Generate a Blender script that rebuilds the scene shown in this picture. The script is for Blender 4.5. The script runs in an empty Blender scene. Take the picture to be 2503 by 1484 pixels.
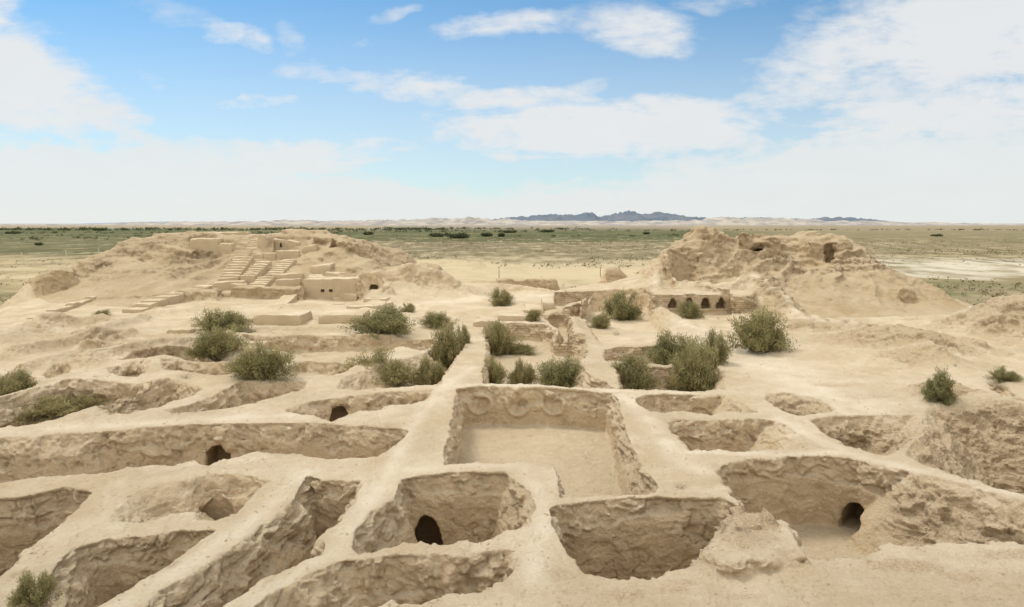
import bpy, math, random, time
import numpy as np
from mathutils import geometry, Vector, Matrix
T0 = time.time()
rng = np.random.RandomState(7)
random.seed(7)
scene = bpy.context.scene
COL = scene.collection
R = math.radians

# ------------------------------------------------------------------ camera model
F, CX, CY, HZ = 1650.0, 1251.5, 742.0, 546.0
PITCH = math.atan((CY - HZ) / F)
CZ = 10.0
cp_, sp_ = math.cos(PITCH), math.sin(PITCH)

def ray(x, y):
    rx = (x - CX); u_ = (CY - y)
    ry = F * cp_ + u_ * sp_
    rz = -F * sp_ + u_ * cp_
    return rx / ry, rz / ry
ZO = {'z1': (0, 540), 'z2': (800, 540), 'z3': (1560, 540), 'z4': (0, 918), 'z5': (800, 918), 'z6': (1560, 918)}
def dp(z, X, Y):
    if z == 'd': return X, Y
    a, b = ZO[z]
    return (a + X / 2.473) / 1.0228, (b + Y / 2.473) / 1.0228
def atz(z, X, Y, h=0.0):
    u, w = ray(*dp(z, X, Y)); y = (h - CZ) / w
    return (u * y, y, h)
def atD(z, X, Y, D):
    u, w = ray(*dp(z, X, Y))
    return (u * D, D, CZ + w * D)

# ------------------------------------------------------------------ numpy noise
LAT = rng.rand(64, 64, 64).astype(np.float32) * 2 - 1
LATF = LAT.ravel()
def noise3(x, y, z):
    x = np.asarray(x, np.float32); y = np.asarray(y, np.float32); z = np.asarray(z, np.float32)
    xi = np.floor(x); yi = np.floor(y); zi = np.floor(z)
    fx = x - xi; fy = y - yi; fz = z - zi
    xi = xi.astype(np.int32) & 63; yi = yi.astype(np.int32) & 63; zi = zi.astype(np.int32) & 63
    x1 = (xi + 1) & 63; y1 = (yi + 1) & 63; z1 = (zi + 1) & 63
    fx = fx * fx * (3 - 2 * fx); fy = fy * fy * (3 - 2 * fy); fz = fz * fz * (3 - 2 * fz)
    def g(a, b, c): return LATF[(a * 64 + b) * 64 + c]
    c00 = g(xi, yi, zi) * (1 - fx) + g(x1, yi, zi) * fx
    c10 = g(xi, y1, zi) * (1 - fx) + g(x1, y1, zi) * fx
    c01 = g(xi, yi, z1) * (1 - fx) + g(x1, yi, z1) * fx
    c11 = g(xi, y1, z1) * (1 - fx) + g(x1, y1, z1) * fx
    return (c00 * (1 - fy) + c10 * fy) * (1 - fz) + (c01 * (1 - fy) + c11 * fy) * fz
def noise2(x, y, s=0.0):
    x = np.asarray(x, np.float32); y = np.asarray(y, np.float32)
    # rotated so that lattice lines do not line up with walls
    return noise3(x * 0.83 + y * 0.56, y * 0.83 - x * 0.56, np.full_like(x, s + 0.37))

# ------------------------------------------------------------------ materials
def nd(nt, t, loc=None, **kw):
    n = nt.nodes.new(t)
    for k, v in kw.items():
        if k.startswith('i_'):
            n.inputs[k[2:].replace('_', ' ')].default_value = v
        else: setattr(n, k, v)
    return n
def L(nt, a, b): nt.links.new(a, b)
def new_mat(name):
    m = bpy.data.materials.new(name); m.use_nodes = True
    nt = m.node_tree; nt.nodes.clear()
    o = nd(nt, 'ShaderNodeOutputMaterial'); b = nd(nt, 'ShaderNodeBsdfPrincipled')
    b.inputs['Roughness'].default_value = 0.95
    b.inputs['Specular IOR Level'].default_value = 0.12
    L(nt, b.outputs[0], o.inputs[0])
    return m, nt, b
def ramp(nt, fac, stops, interp='LINEAR'):
    r = nd(nt, 'ShaderNodeValToRGB'); r.color_ramp.interpolation = interp
    e = r.color_ramp.elements
    while len(e) < len(stops): e.new(0.5)
    for k, (p, c) in enumerate(stops):
        e[k].position = p; e[k].color = (c[0], c[1], c[2], 1) if not isinstance(c, (int, float)) else (c, c, c, 1)
    if fac is not None: L(nt, fac, r.inputs[0])
    return r
def mixc(nt, fac, a, b, mode='MIX'):
    m = nd(nt, 'ShaderNodeMix', data_type='RGBA', blend_type=mode)
    for v, s in ((fac, m.inputs[0]), (a, m.inputs[6]), (b, m.inputs[7])):
        if isinstance(v, (int, float)): s.default_value = v
        elif isinstance(v, tuple): s.default_value = (v[0], v[1], v[2], 1)
        else: L(nt, v, s)
    return m.outputs[2]
def mth(nt, op, a, b=None, c=None, clamp=False):
    m = nd(nt, 'ShaderNodeMath', operation=op, use_clamp=clamp)
    for v, s in zip((a, b, c), m.inputs):
        if v is None: continue
        if isinstance(v, (int, float)): s.default_value = v
        else: L(nt, v, s)
    return m.outputs[0]
def tex_noise(nt, vec, scale, detail=6, rough=0.6, dist=0.0):
    n = nd(nt, 'ShaderNodeTexNoise'); n.inputs['Scale'].default_value = scale
    n.inputs['Detail'].default_value = detail; n.inputs['Roughness'].default_value = rough
    n.inputs['Distortion'].default_value = dist
    if vec is not None: L(nt, vec, n.inputs['Vector'])
    return n.outputs[0]

DUST = (0.635, 0.55, 0.415)
CLAY = (0.67, 0.515, 0.33)
def clay_mat(name, dust=DUST, clay=CLAY, deep=(0.50, 0.37, 0.23), grit=(0.255, 0.195, 0.13), bump=1.0, attr=True, lo=0.45, hi=0.93, brick=0.0):
    m, nt, b = new_mat(name)
    tc = nd(nt, 'ShaderNodeTexCoord'); P = tc.outputs['Object']
    geo = nd(nt, 'ShaderNodeNewGeometry')
    sep = nd(nt, 'ShaderNodeSeparateXYZ'); L(nt, geo.outputs['Normal'], sep.inputs[0])
    n1 = tex_noise(nt, P, 0.55, 5, 0.6)
    n2 = tex_noise(nt, P, 3.1, 8, 0.68)
    n3 = tex_noise(nt, P, 14.0, 6, 0.7)
    slope = mth(nt, 'ADD', sep.outputs[2], mth(nt, 'MULTIPLY', mth(nt, 'SUBTRACT', n2, 0.5), 0.35))
    flat = nd(nt, 'ShaderNodeMapRange', interpolation_type='SMOOTHSTEP'); L(nt, slope, flat.inputs[0])
    flat.inputs[1].default_value = lo; flat.inputs[2].default_value = hi
    # wall tone
    wall = mixc(nt, ramp(nt, n2, [(0.3, 0), (0.72, 1)]).outputs[0], deep, clay)
    wall = mixc(nt, mth(nt, 'MULTIPLY', ramp(nt, n1, [(0.35, 0), (0.7, 1)]).outputs[0], 0.6), wall, (clay[0] * 1.18, clay[1] * 1.2, clay[2] * 1.22))
    wall = mixc(nt, mth(nt, 'MULTIPLY', ramp(nt, n3, [(0.38, 0), (0.62, 1)]).outputs[0], 0.4), wall, dust)
    n0 = tex_noise(nt, P, 0.23, 7, 0.66, 0.4)
    flatc = mixc(nt, ramp(nt, n0, [(0.40, 0), (0.60, 1)]).outputs[0], (dust[0] * 0.80, dust[1] * 0.755, dust[2] * 0.68), dust)
    flatc = mixc(nt, mth(nt, 'MULTIPLY', ramp(nt, tex_noise(nt, P, 1.4, 9, 0.72, 0.5), [(0.47, 0), (0.66, 1)]).outputs[0], 0.5), flatc, (dust[0] * 0.78, dust[1] * 0.71, dust[2] * 0.62))
    flatc = mixc(nt, mth(nt, 'MULTIPLY', ramp(nt, n3, [(0.46, 0), (0.68, 1)]).outputs[0], 0.45), flatc, (clay[0] * 0.85, clay[1] * 0.85, clay[2] * 0.85))
    col = mixc(nt, flat.outputs[0], wall, flatc)
    n5c = tex_noise(nt, P, 2.2, 9, 0.7, 0.4)
    pk_ = ramp(nt, tex_noise(nt, P, 9.0, 8, 0.8, 0.2), [(0.56, 0), (0.68, 1)]).outputs[0]
    col = mixc(nt, mth(nt, 'MULTIPLY', pk_, 0.6), col, (clay[0] * 0.72, clay[1] * 0.68, clay[2] * 0.62))
    if attr:
        at = nd(nt, 'ShaderNodeAttribute', attribute_name='grit')
        vo = nd(nt, 'ShaderNodeTexNoise'); vo.inputs['Scale'].default_value = 5.5; vo.inputs['Detail'].default_value = 9
        vo.inputs['Roughness'].default_value = 0.78; L(nt, P, vo.inputs['Vector'])
        g = mth(nt, 'ADD', mth(nt, 'MULTIPLY', at.outputs['Fac'], 1.25), mth(nt, 'MULTIPLY', mth(nt, 'SUBTRACT', vo.outputs[0], 0.5), 1.9))
        gf = ramp(nt, g, [(0.35, 0), (0.75, 1)]).outputs[0]
        gf = mth(nt, 'MULTIPLY', gf, ramp(nt, at.outputs['Fac'], [(0.02, 0), (0.25, 1)]).outputs[0])
        gritc = mixc(nt, ramp(nt, n3, [(0.35, 0), (0.68, 1)]).outputs[0], grit, (clay[0], clay[1], clay[2]))
        col = mixc(nt, mth(nt, 'MULTIPLY', gf, 0.85), col, gritc)
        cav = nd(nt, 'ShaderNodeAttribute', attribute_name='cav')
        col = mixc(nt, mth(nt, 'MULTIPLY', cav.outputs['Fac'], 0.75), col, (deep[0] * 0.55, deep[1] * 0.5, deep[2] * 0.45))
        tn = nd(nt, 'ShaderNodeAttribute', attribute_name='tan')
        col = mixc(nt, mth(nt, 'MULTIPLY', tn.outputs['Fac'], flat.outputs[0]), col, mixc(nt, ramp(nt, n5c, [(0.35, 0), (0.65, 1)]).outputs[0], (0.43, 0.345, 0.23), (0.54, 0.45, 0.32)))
        pl = nd(nt, 'ShaderNodeAttribute', attribute_name='pale')
        col = mixc(nt, mth(nt, 'MULTIPLY', pl.outputs['Fac'], 0.8), col, (0.70, 0.62, 0.49))
    L(nt, col, b.inputs['Base Color'])
    vp = nd(nt, 'ShaderNodeTexVoronoi', feature='F1'); vp.inputs['Scale'].default_value = 7.0; L(nt, P, vp.inputs['Vector'])
    n5 = tex_noise(nt, P, 7.0, 10, 0.75, 0.3)
    hsum = mth(nt, 'ADD', mth(nt, 'ADD', mth(nt, 'MULTIPLY', n2, 0.5), mth(nt, 'MULTIPLY', n3, 0.3)), mth(nt, 'ADD', mth(nt, 'MULTIPLY', n5, 0.9), mth(nt, 'MULTIPLY', vp.outputs['Distance'], -0.18)))
    if brick:
        sx = nd(nt, 'ShaderNodeSeparateXYZ'); L(nt, P, sx.inputs[0])
        zz_ = mth(nt, 'ADD', sx.outputs[2], mth(nt, 'MULTIPLY', n1, 0.25)); cb = nd(nt, 'ShaderNodeCombineXYZ'); L(nt, mth(nt, 'ADD', sx.outputs[0], mth(nt, 'MULTIPLY', sx.outputs[1], 0.6)), cb.inputs[0]); L(nt, zz_, cb.inputs[1])
        bk = nd(nt, 'ShaderNodeTexBrick'); bk.inputs['Scale'].default_value = 1.0; bk.inputs['Brick Width'].default_value = 0.62; bk.inputs['Row Height'].default_value = 0.24; bk.inputs['Mortar Size'].default_value = 0.035; bk.inputs['Mortar Smooth'].default_value = 0.6
        L(nt, cb.outputs[0], bk.inputs['Vector'])
        side_ = mth(nt, 'SUBTRACT', 1.0, flat.outputs[0]); mm_ = mth(nt, 'MULTIPLY', mth(nt, 'MULTIPLY', bk.outputs['Fac'], side_), mth(nt, 'MULTIPLY', ramp(nt, n2, [(0.3, 0.3), (0.6, 1)]).outputs[0], brick))
        L(nt, mixc(nt, mm_, col, (deep[0] * 0.5, deep[1] * 0.48, deep[2] * 0.45)), b.inputs['Base Color'])
        hsum = mth(nt, 'SUBTRACT', hsum, mth(nt, 'MULTIPLY', bk.outputs['Fac'], 0.5 * brick))
    bp = nd(nt, 'ShaderNodeBump'); bp.inputs['Distance'].default_value = 0.12
    st = nd(nt, 'ShaderNodeMapRange'); L(nt, sep.outputs[2], st.inputs[0])
    st.inputs[1].default_value = 0.3; st.inputs[2].default_value = 0.95
    st.inputs[3].default_value = 1.3 * bump; st.inputs[4].default_value = 1.0 * bump
    L(nt, st.outputs[0], bp.inputs['Strength']); L(nt, hsum, bp.inputs['Height'])
    L(nt, bp.outputs[0], b.inputs['Normal'])
    return m
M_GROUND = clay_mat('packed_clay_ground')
M_WALL = clay_mat('eroded_mud_brick')
M_MOUND = clay_mat('eroded_mound_clay', dust=(0.50, 0.41, 0.28), clay=(0.49, 0.375, 0.235), deep=(0.38, 0.275, 0.165), lo=0.35, hi=1.0)
M_BRICK = clay_mat('coursed_mud_brick', brick=0.5)
M_PLASTER = clay_mat('fresh_clay_plaster', clay=(0.51, 0.40, 0.265), deep=(0.44, 0.335, 0.21), bump=0.6, attr=False)

# ------------------------------------------------------------------ mesh helpers
def link(o, parent=None):
    COL.objects.link(o)
    if parent is not None: o.parent = parent
    return o
def mesh_np(name, V, Fq, mat, smooth=True, attrs=None, parent=None, normals=None):
    """V (n,3); Fq (m,4) or (m,3)"""
    V = np.asarray(V, np.float32); Fq = np.asarray(Fq, np.int32)
    me = bpy.data.meshes.new(name)
    k = Fq.shape[1]
    me.vertices.add(len(V)); me.vertices.foreach_set('co', V.ravel())
    me.loops.add(Fq.size); me.loops.foreach_set('vertex_index', Fq.ravel())
    me.polygons.add(len(Fq)); me.polygons.foreach_set('loop_start', np.arange(0, Fq.size, k, dtype=np.int32))
    me.polygons.foreach_set('loop_total', np.full(len(Fq), k, np.int32))
    me.update(calc_edges=True)
    me.polygons.foreach_set('use_smooth', np.full(len(Fq), smooth, bool))
    if attrs:
        for an, av in attrs.items():
            a = me.attributes.new(an, 'FLOAT', 'POINT'); a.data.foreach_set('value', np.asarray(av, np.float32))
    if normals is not None:
        me.normals_split_custom_set_from_vertices(np.asarray(normals, np.float32))
    if mat: me.materials.append(mat)
    o = bpy.data.objects.new(name, me)
    return link(o, parent)
def tag(o, label=None, cat=None, group=None, kind=None):
    if label: o['label'] = label
    if cat: o['category'] = cat
    if group: o['group'] = group
    if kind: o['kind'] = kind
    return o
def empty(name, loc=(0, 0, 0), rz=0):
    o = bpy.data.objects.new(name, None); o.location = loc; o.rotation_euler = (0, 0, rz)
    o.empty_display_size = 0.3
    return link(o)

# ------------------------------------------------------------------ terrain TIN
CPT = []
def c(z, X, Y, D): CPT.append(atD(z, X, Y, D))
def cz(z, X, Y, h=0.0): CPT.append(atz(z, X, Y, h))
def cw(x, y, h): CPT.append((x, y, h))
# broad plateau
for x, y in [(-62, 6), (-30, 6), (0, 6), (30, 6), (62, 6), (-62, 30), (-30, 25), (0, 25), (30, 25), (50, 25), (-62, 50), (-40, 45), (-15, 45), (0, 50), (15, 42), (30, 38), (48, 45), (-40, 60), (-25, 62), (-10, 62), (4, 62), (0, 78), (-6, 90), (6, 88), (0, 98), (-12, 96), (10, 97), (25, 55), (38, 50)]:
    cw(x, y, 0.0)
for x, y in [(-80, 6), (-80, 50), (-84, 75), (70, 6), (70, 30), (72, 50), (76, 68)]: cw(x, y, -8)
for x, y in [(-140, 0), (-140, 160), (140, 0), (140, 160), (0, 160), (-60, 165), (60, 165)]: cw(x, y, -15)
# left apron
for X, Y in [(30, 800), (300, 760), (700, 720), (60, 700), (200, 640), (900, 640)]: cz('z1', X, Y, 0.0)
for X, Y in [(900, 610), (1300, 560), (1500, 560), (1850, 555), (1100, 540)]: cz('z1', X, Y, 0.3)
c('z1', 0, 570, 82); c('z1', 0, 620, 76); c('z1', 140, 540, 86)
cw(-72, 84, -6); cw(-68, 95, -6)
cz('z1', 2210, 508, 0.1); cz('z1', 2400, 480, 0.0); cz('z1', 2050, 520, 0.15); cz('z1', 1900, 530, 0.25); cz('z2', 560, 470, 0.2); cz('z2', 420, 460, 0.3); cz('z1', 2300, 560, 0.0)
# left mound : (X, Y, D)
for X, Y, D in [(640, 236, 98), (720, 182, 100), (800, 137, 102), (950, 112, 103), (1250, 124, 104.5), (1550, 122, 105.5), (1800, 94, 105), (2000, 112, 104), (2110, 142, 103),
                (2260, 260, 98), (2330, 292, 96), (1000, 180, 100), (1000, 260, 97), (850, 200, 99), (1150, 160, 101), (1130, 200, 99),
                (270, 330, 93), (450, 292, 95), (600, 262, 96.5), (290, 505, 90), (400, 470, 90), (450, 440, 91), (720, 330, 93), (560, 420, 90), (900, 300, 95),
                (1220, 285, 97.5), (1430, 285, 97), (1350, 365, 93), (1100, 385, 91), (840, 430, 88), (520, 522, 84), (280, 605, 76),
                (1340, 478, 88), (1440, 432, 90), (1650, 335, 94.5), (1850, 280, 96.5), (1700, 425, 89.5), (1860, 508, 86.4), (1840, 400, 90), (1650, 230, 100.6), (1850, 228, 100.6), (1650, 120, 103.5), (1200, 138, 100), (1400, 160, 100),
                (1990, 330, 93), (2100, 300, 95), (2060, 200, 99), (2180, 340, 91), (2260, 400, 90), (1990, 372, 92),
                (1430, 515, 85), (1870, 515, 85), ]:
    c('z1', X, Y, D)
for x, y, h in [(-38, 118, 5), (-20, 118, 5), (-50, 112, 2), (-62, 100, -5), (-30, 140, -14), (-8, 116, -3), (-60, 118, -10)]: cw(x, y, h)
# middle back
for X, Y, D in [(560, 345, 96), (700, 385, 95), (480, 345, 95.5)]: c('z2', X, Y, D)
cw(-4, 106, -1.6); cw(8, 106, -1.6); cw(0, 120, -2.5); cw(12, 120, -2.4); cw(20, 112, -0.5); cw(-12, 112, -2.2); cw(0, 140, -13); cw(25, 138, -13)
# terrace at right of centre
for X, Y in [(1500, 440), (1700, 440), (1900, 440), (2100, 460), (2300, 440), (2450, 440), (2000, 425)]: cz('z2', X, Y, 1.7)
for X, Y in [(1720, 700), (1850, 720), (1990, 660), (1700, 630)]: cz('z2', X, Y, -0.35)
for X, Y in [(300, 640), (600, 640), (760, 640), (450, 700)]: cz('z3', X, Y, -0.3)
for X, Y in [(700, 780), (1000, 800), (1100, 720)]: cz('z3', X, Y, -0.1)
for X in (180, 300, 450, 600, 720, 800): cz('z3', X, 603 + (18 if X > 660 else 0), -0.3)
for X in (1700, 1850, 2000): cz('z2', X, 612, -0.35)
for X in (1480, 1600): cz('z2', X, 545, 0.1)
for X in (250, 500, 760): cz('z3', X, 462, 1.8)
for X in (1720, 1900): cz('z2', X, 462, 1.7)
for X, Y, h in [(800, 622, 0.05), (900, 585, 0.15), (1000, 562, 0.25)]: cz('z1', X + 60, Y, h)
# right mound
for X, Y, D in [(190, 405, 86), (240, 350, 87), (250, 245, 89), (350, 200, 91), (480, 127, 94), (560, 112, 95), (618, 108, 96), (665, 185, 98.5), (675, 200, 96), (700, 225, 95), (640, 280, 93),
                (300, 385, 87), (450, 330, 90), (600, 385, 88), (850, 150, 99), (800, 280, 93), (900, 320, 91), (900, 420, 86), (1000, 160, 100), (1000, 260, 95), (1180, 143, 100), (1280, 143, 99),
                (1220, 340, 92), (1390, 190, 97), (1400, 340, 91), (1480, 290, 94), (1630, 380, 88), (1740, 450, 84), (1785, 520, 80), (1850, 552, 78), (2000, 600, 75), (2160, 640, 71),
                (1200, 500, 80), (1050, 430, 85), (1500, 440, 86), (1500, 560, 77), (1700, 600, 74.5), (850, 500, 80), (1010, 550, 77), (1200, 622, 72.5), (1500, 622, 72.5), (1810, 650, 71.5), (700, 460, 83)]:
    c('z3', X, Y, D)
for X, Y in [(1190, 690), (1500, 690), (1900, 720), (1300, 850), (2000, 900)]: cz('z3', X, Y, -0.5 if Y < 700 else -0.1)
cw(54, 70, 0.0); cw(60, 62, 0.2)
for x, y, h in [(30, 118, 3), (45, 118, 4), (60, 108, -2), (70, 90, -8), (40, 140, -13), (22, 108, 2.5), (66, 78, -3), (58, 98, 0.5)]: cw(x, y, h)

GX0, GX1, GY0, GY1, GS = -110.0, 110.0, 5.0, 160.0, 0.5
nx = int((GX1 - GX0) / GS) + 1; ny = int((GY1 - GY0) / GS) + 1
def build_tin():
    pts = [Vector((p[0], p[1])) for p in CPT]
    vs, es, fs, ov, oe, of = geometry.delaunay_2d_cdt(pts, [], [], 0, 1e-4)
    vz = [CPT[o[0]][2] for o in ov]
    G = np.full((nx, ny), -15.0, np.float32)
    xs = GX0 + np.arange(nx) * GS; ys = GY0 + np.arange(ny) * GS
    for f in fs:
        (x1, y1), (x2, y2), (x3, y3) = [tuple(vs[i]) for i in f]
        z1, z2, z3 = [vz[i] for i in f]
        ia = max(0, int((min(x1, x2, x3) - GX0) / GS)); ib = min(nx, int((max(x1, x2, x3) - GX0) / GS) + 2)
        ja = max(0, int((min(y1, y2, y3) - GY0) / GS)); jb = min(ny, int((max(y1, y2, y3) - GY0) / GS) + 2)
        if ia >= ib or ja >= jb: continue
        X, Y = np.meshgrid(xs[ia:ib], ys[ja:jb], indexing='ij')
        den = (y2 - y3) * (x1 - x3) + (x3 - x2) * (y1 - y3)
        if abs(den) < 1e-9: continue
        a = ((y2 - y3) * (X - x3) + (x3 - x2) * (Y - y3)) / den
        b = ((y3 - y1) * (X - x3) + (x1 - x3) * (Y - y3)) / den
        cc = 1 - a - b
        m = (a >= -1e-4) & (b >= -1e-4) & (cc >= -1e-4)
        G[ia:ib, ja:jb][m] = (a * z1 + b * z2 + cc * z3)[m]
    for _ in range(3):
        P = np.pad(G, 1, mode='edge')
        G = (P[:-2, 1:-1] + P[2:, 1:-1] + P[1:-1, :-2] + P[1:-1, 2:] + 2 * P[1:-1, 1:-1]) / 6
    return G
TIN = build_tin()
def tin(x, y):
    fx = np.clip((x - GX0) / GS, 0, nx - 1.001); fy = np.clip((y - GY0) / GS, 0, ny - 1.001)
    i = fx.astype(int); j = fy.astype(int); a = fx - i; b = fy - j
    return (TIN[i, j] * (1 - a) * (1 - b) + TIN[i + 1, j] * a * (1 - b) + TIN[i, j + 1] * (1 - a) * b + TIN[i + 1, j + 1] * a * b)

# bumps (rubble heaps): px, base z, rx, ry, height, grit
BUMP = []
def bump(z, X, Y, rx, ry, h, grit=0.8, base=0.0, rot=0.0):
    x, y, _ = atz(z, X, Y, base); BUMP.append((x, y, rx, ry, h, grit, rot))
bump('z3', 1190, 745, 4.6, 2.6, 1.3)
bump('z3', 1650, 830, 6.5, 5.0, 2.1, 0.95)
bump('z3', 1080, 672, 3.6, 2.2, 0.8, 0.7)
bump('z3', 2330, 760, 8.0, 4.5, 2.3, 0.7)
bump('z3', 2480, 790, 6.0, 4.0, 2.4, 0.8)
bump('z3', 880, 610, 3.5, 3.0, 0.9, 0.8)
bump('z2', 640, 480, 4.5, 2.5, 1.7, 0.35, 0.2)
bump('z2', 800, 485, 4.0, 2.0, 1.2, 0.3, 0.2)
bump('z2', 530, 490, 2.5, 1.5, 1.2, 0.3, 0.2)
bump('z2', 1170, 470, 8.5, 1.5, 1.3, 0.2, 0.0)
bump('z2', 1720, 420, 7, 2.5, 0.8, 0.2, 1.7)
bump('z1', 1010, 592, 2.0, 1.0, 0.5, 0.6, 0.2)
bump('z1', 1210, 560, 4.6, 2.2, 0.4, 0.3, 0.3, 0.35)
bump('z2', 2230, 790, 3.2, 2.5, 0.9, 0.2)
bump('z3', 2000, 1130, 3.0, 2.0, 0.5, 0.7)
bump('z3', 1950, 660, 3.5, 1.6, 0.9, 0.4)
bump('z6', 800, 1000, 1.1, 1.3, 0.45, 0.9); bump('z6', 640, 1150, 0.6, 0.6, 0.4, 0.9, -0.3)
rb = np.random.RandomState(5)
for _ in range(26):
    bx_ = rb.uniform(-50, -16); by_ = rb.uniform(47, 61)
    if bx_ > -22 and by_ > 60: continue
    BUMP.append((bx_, by_, rb.uniform(1.5, 4), rb.uniform(0.7, 1.5), rb.uniform(0.25, 0.6), rb.uniform(0.3, 0.6), rb.uniform(0, 0.5)))
for _ in range(16): BUMP.append((rb.uniform(26, 50), rb.uniform(42, 60), rb.uniform(1.5, 3.5), rb.uniform(0.7, 1.6), rb.uniform(0.2, 0.6), rb.uniform(0.3, 0.6), rb.uniform(-0.6, 0)))
# long soft ridges of the worn walls on the left: px endpoints, radius, height
RIDGE = []
def ridge(z, pts, r, h, base=0.0, grit=0.0):
    RIDGE.append(([atz(z, X, Y, base)[:2] for X, Y in pts], r, h, grit))
ridge('z1', [(100, 870), (420, 815), (800, 770)], 0.75, 0.9)
ridge('z1', [(560, 900), (900, 850), (1180, 815)], 0.7, 0.9)
ridge('z1', [(250, 720), (430, 690), (640, 660)], 0.9, 0.9)
ridge('z1', [(480, 770), (700, 700), (900, 650)], 0.8, 0.85)
ridge('z1', [(0, 790), (200, 740), (330, 700)], 1.5, 0.9)
ridge('z1', [(0, 1200), (400, 1080), (640, 990), (1000, 905)], 1.6, 0.5)
ridge('z1', [(500, 1250), (800, 1110), (1000, 1040)], 1.0, 0.35)
ridge('z1', [(1250, 790), (1700, 765), (2400, 750)], 1.3, 0.3)
ridge('z3', [(850, 545), (1000, 600), (1180, 665), (1420, 765)], 1.0, 0.7)
ridge('z1', [(1300, 705), (1700, 708), (2150, 700)], 0.6, 0.35)
ridge('z2', [(60, 555), (380, 600)], 0.6, 0.3)
ridge('z2', [(640, 560), (960, 640)], 0.6, 0.4)
ridge('z2', [(900, 500), (1250, 560)], 0.6, 0.35)
ridge('z3', [(230, 620), (420, 700), (640, 720)], 0.6, 0.45)
ridge('z1', [(150, 960), (500, 860), (760, 840)], 0.7, 0.6)
ridge('z1', [(900, 620), (1250, 600), (1500, 590)], 0.7, 0.35)
ridge('z1', [(1560, 585), (1900, 575), (2240, 580)], 0.8, 0.4)
ridge('z2', [(1690, 610), (1850, 640), (2000, 700)], 0.8, 0.3)
ridge('z2', [(1450, 590), (1560, 640), (1620, 760)], 0.8, 0.4)
ridge('z3', [(800, 650), (1000, 700), (1200, 800)], 0.9, 0.35)
ridge('z3', [(1900, 900), (2100, 980), (2473, 1060)], 1.5, 0.5)
ridge('z3', [(1900, 1120), (2150, 1160), (2370, 1190)], 1.2, 0.4)
ridge('z2', [(930, 445), (1150, 400), (1460, 395)], 0.1, 0.0)
ridge('z2', [(2050, 500), (2120, 620), (2190, 680), (2400, 760)], 1.1, 0.9)

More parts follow.
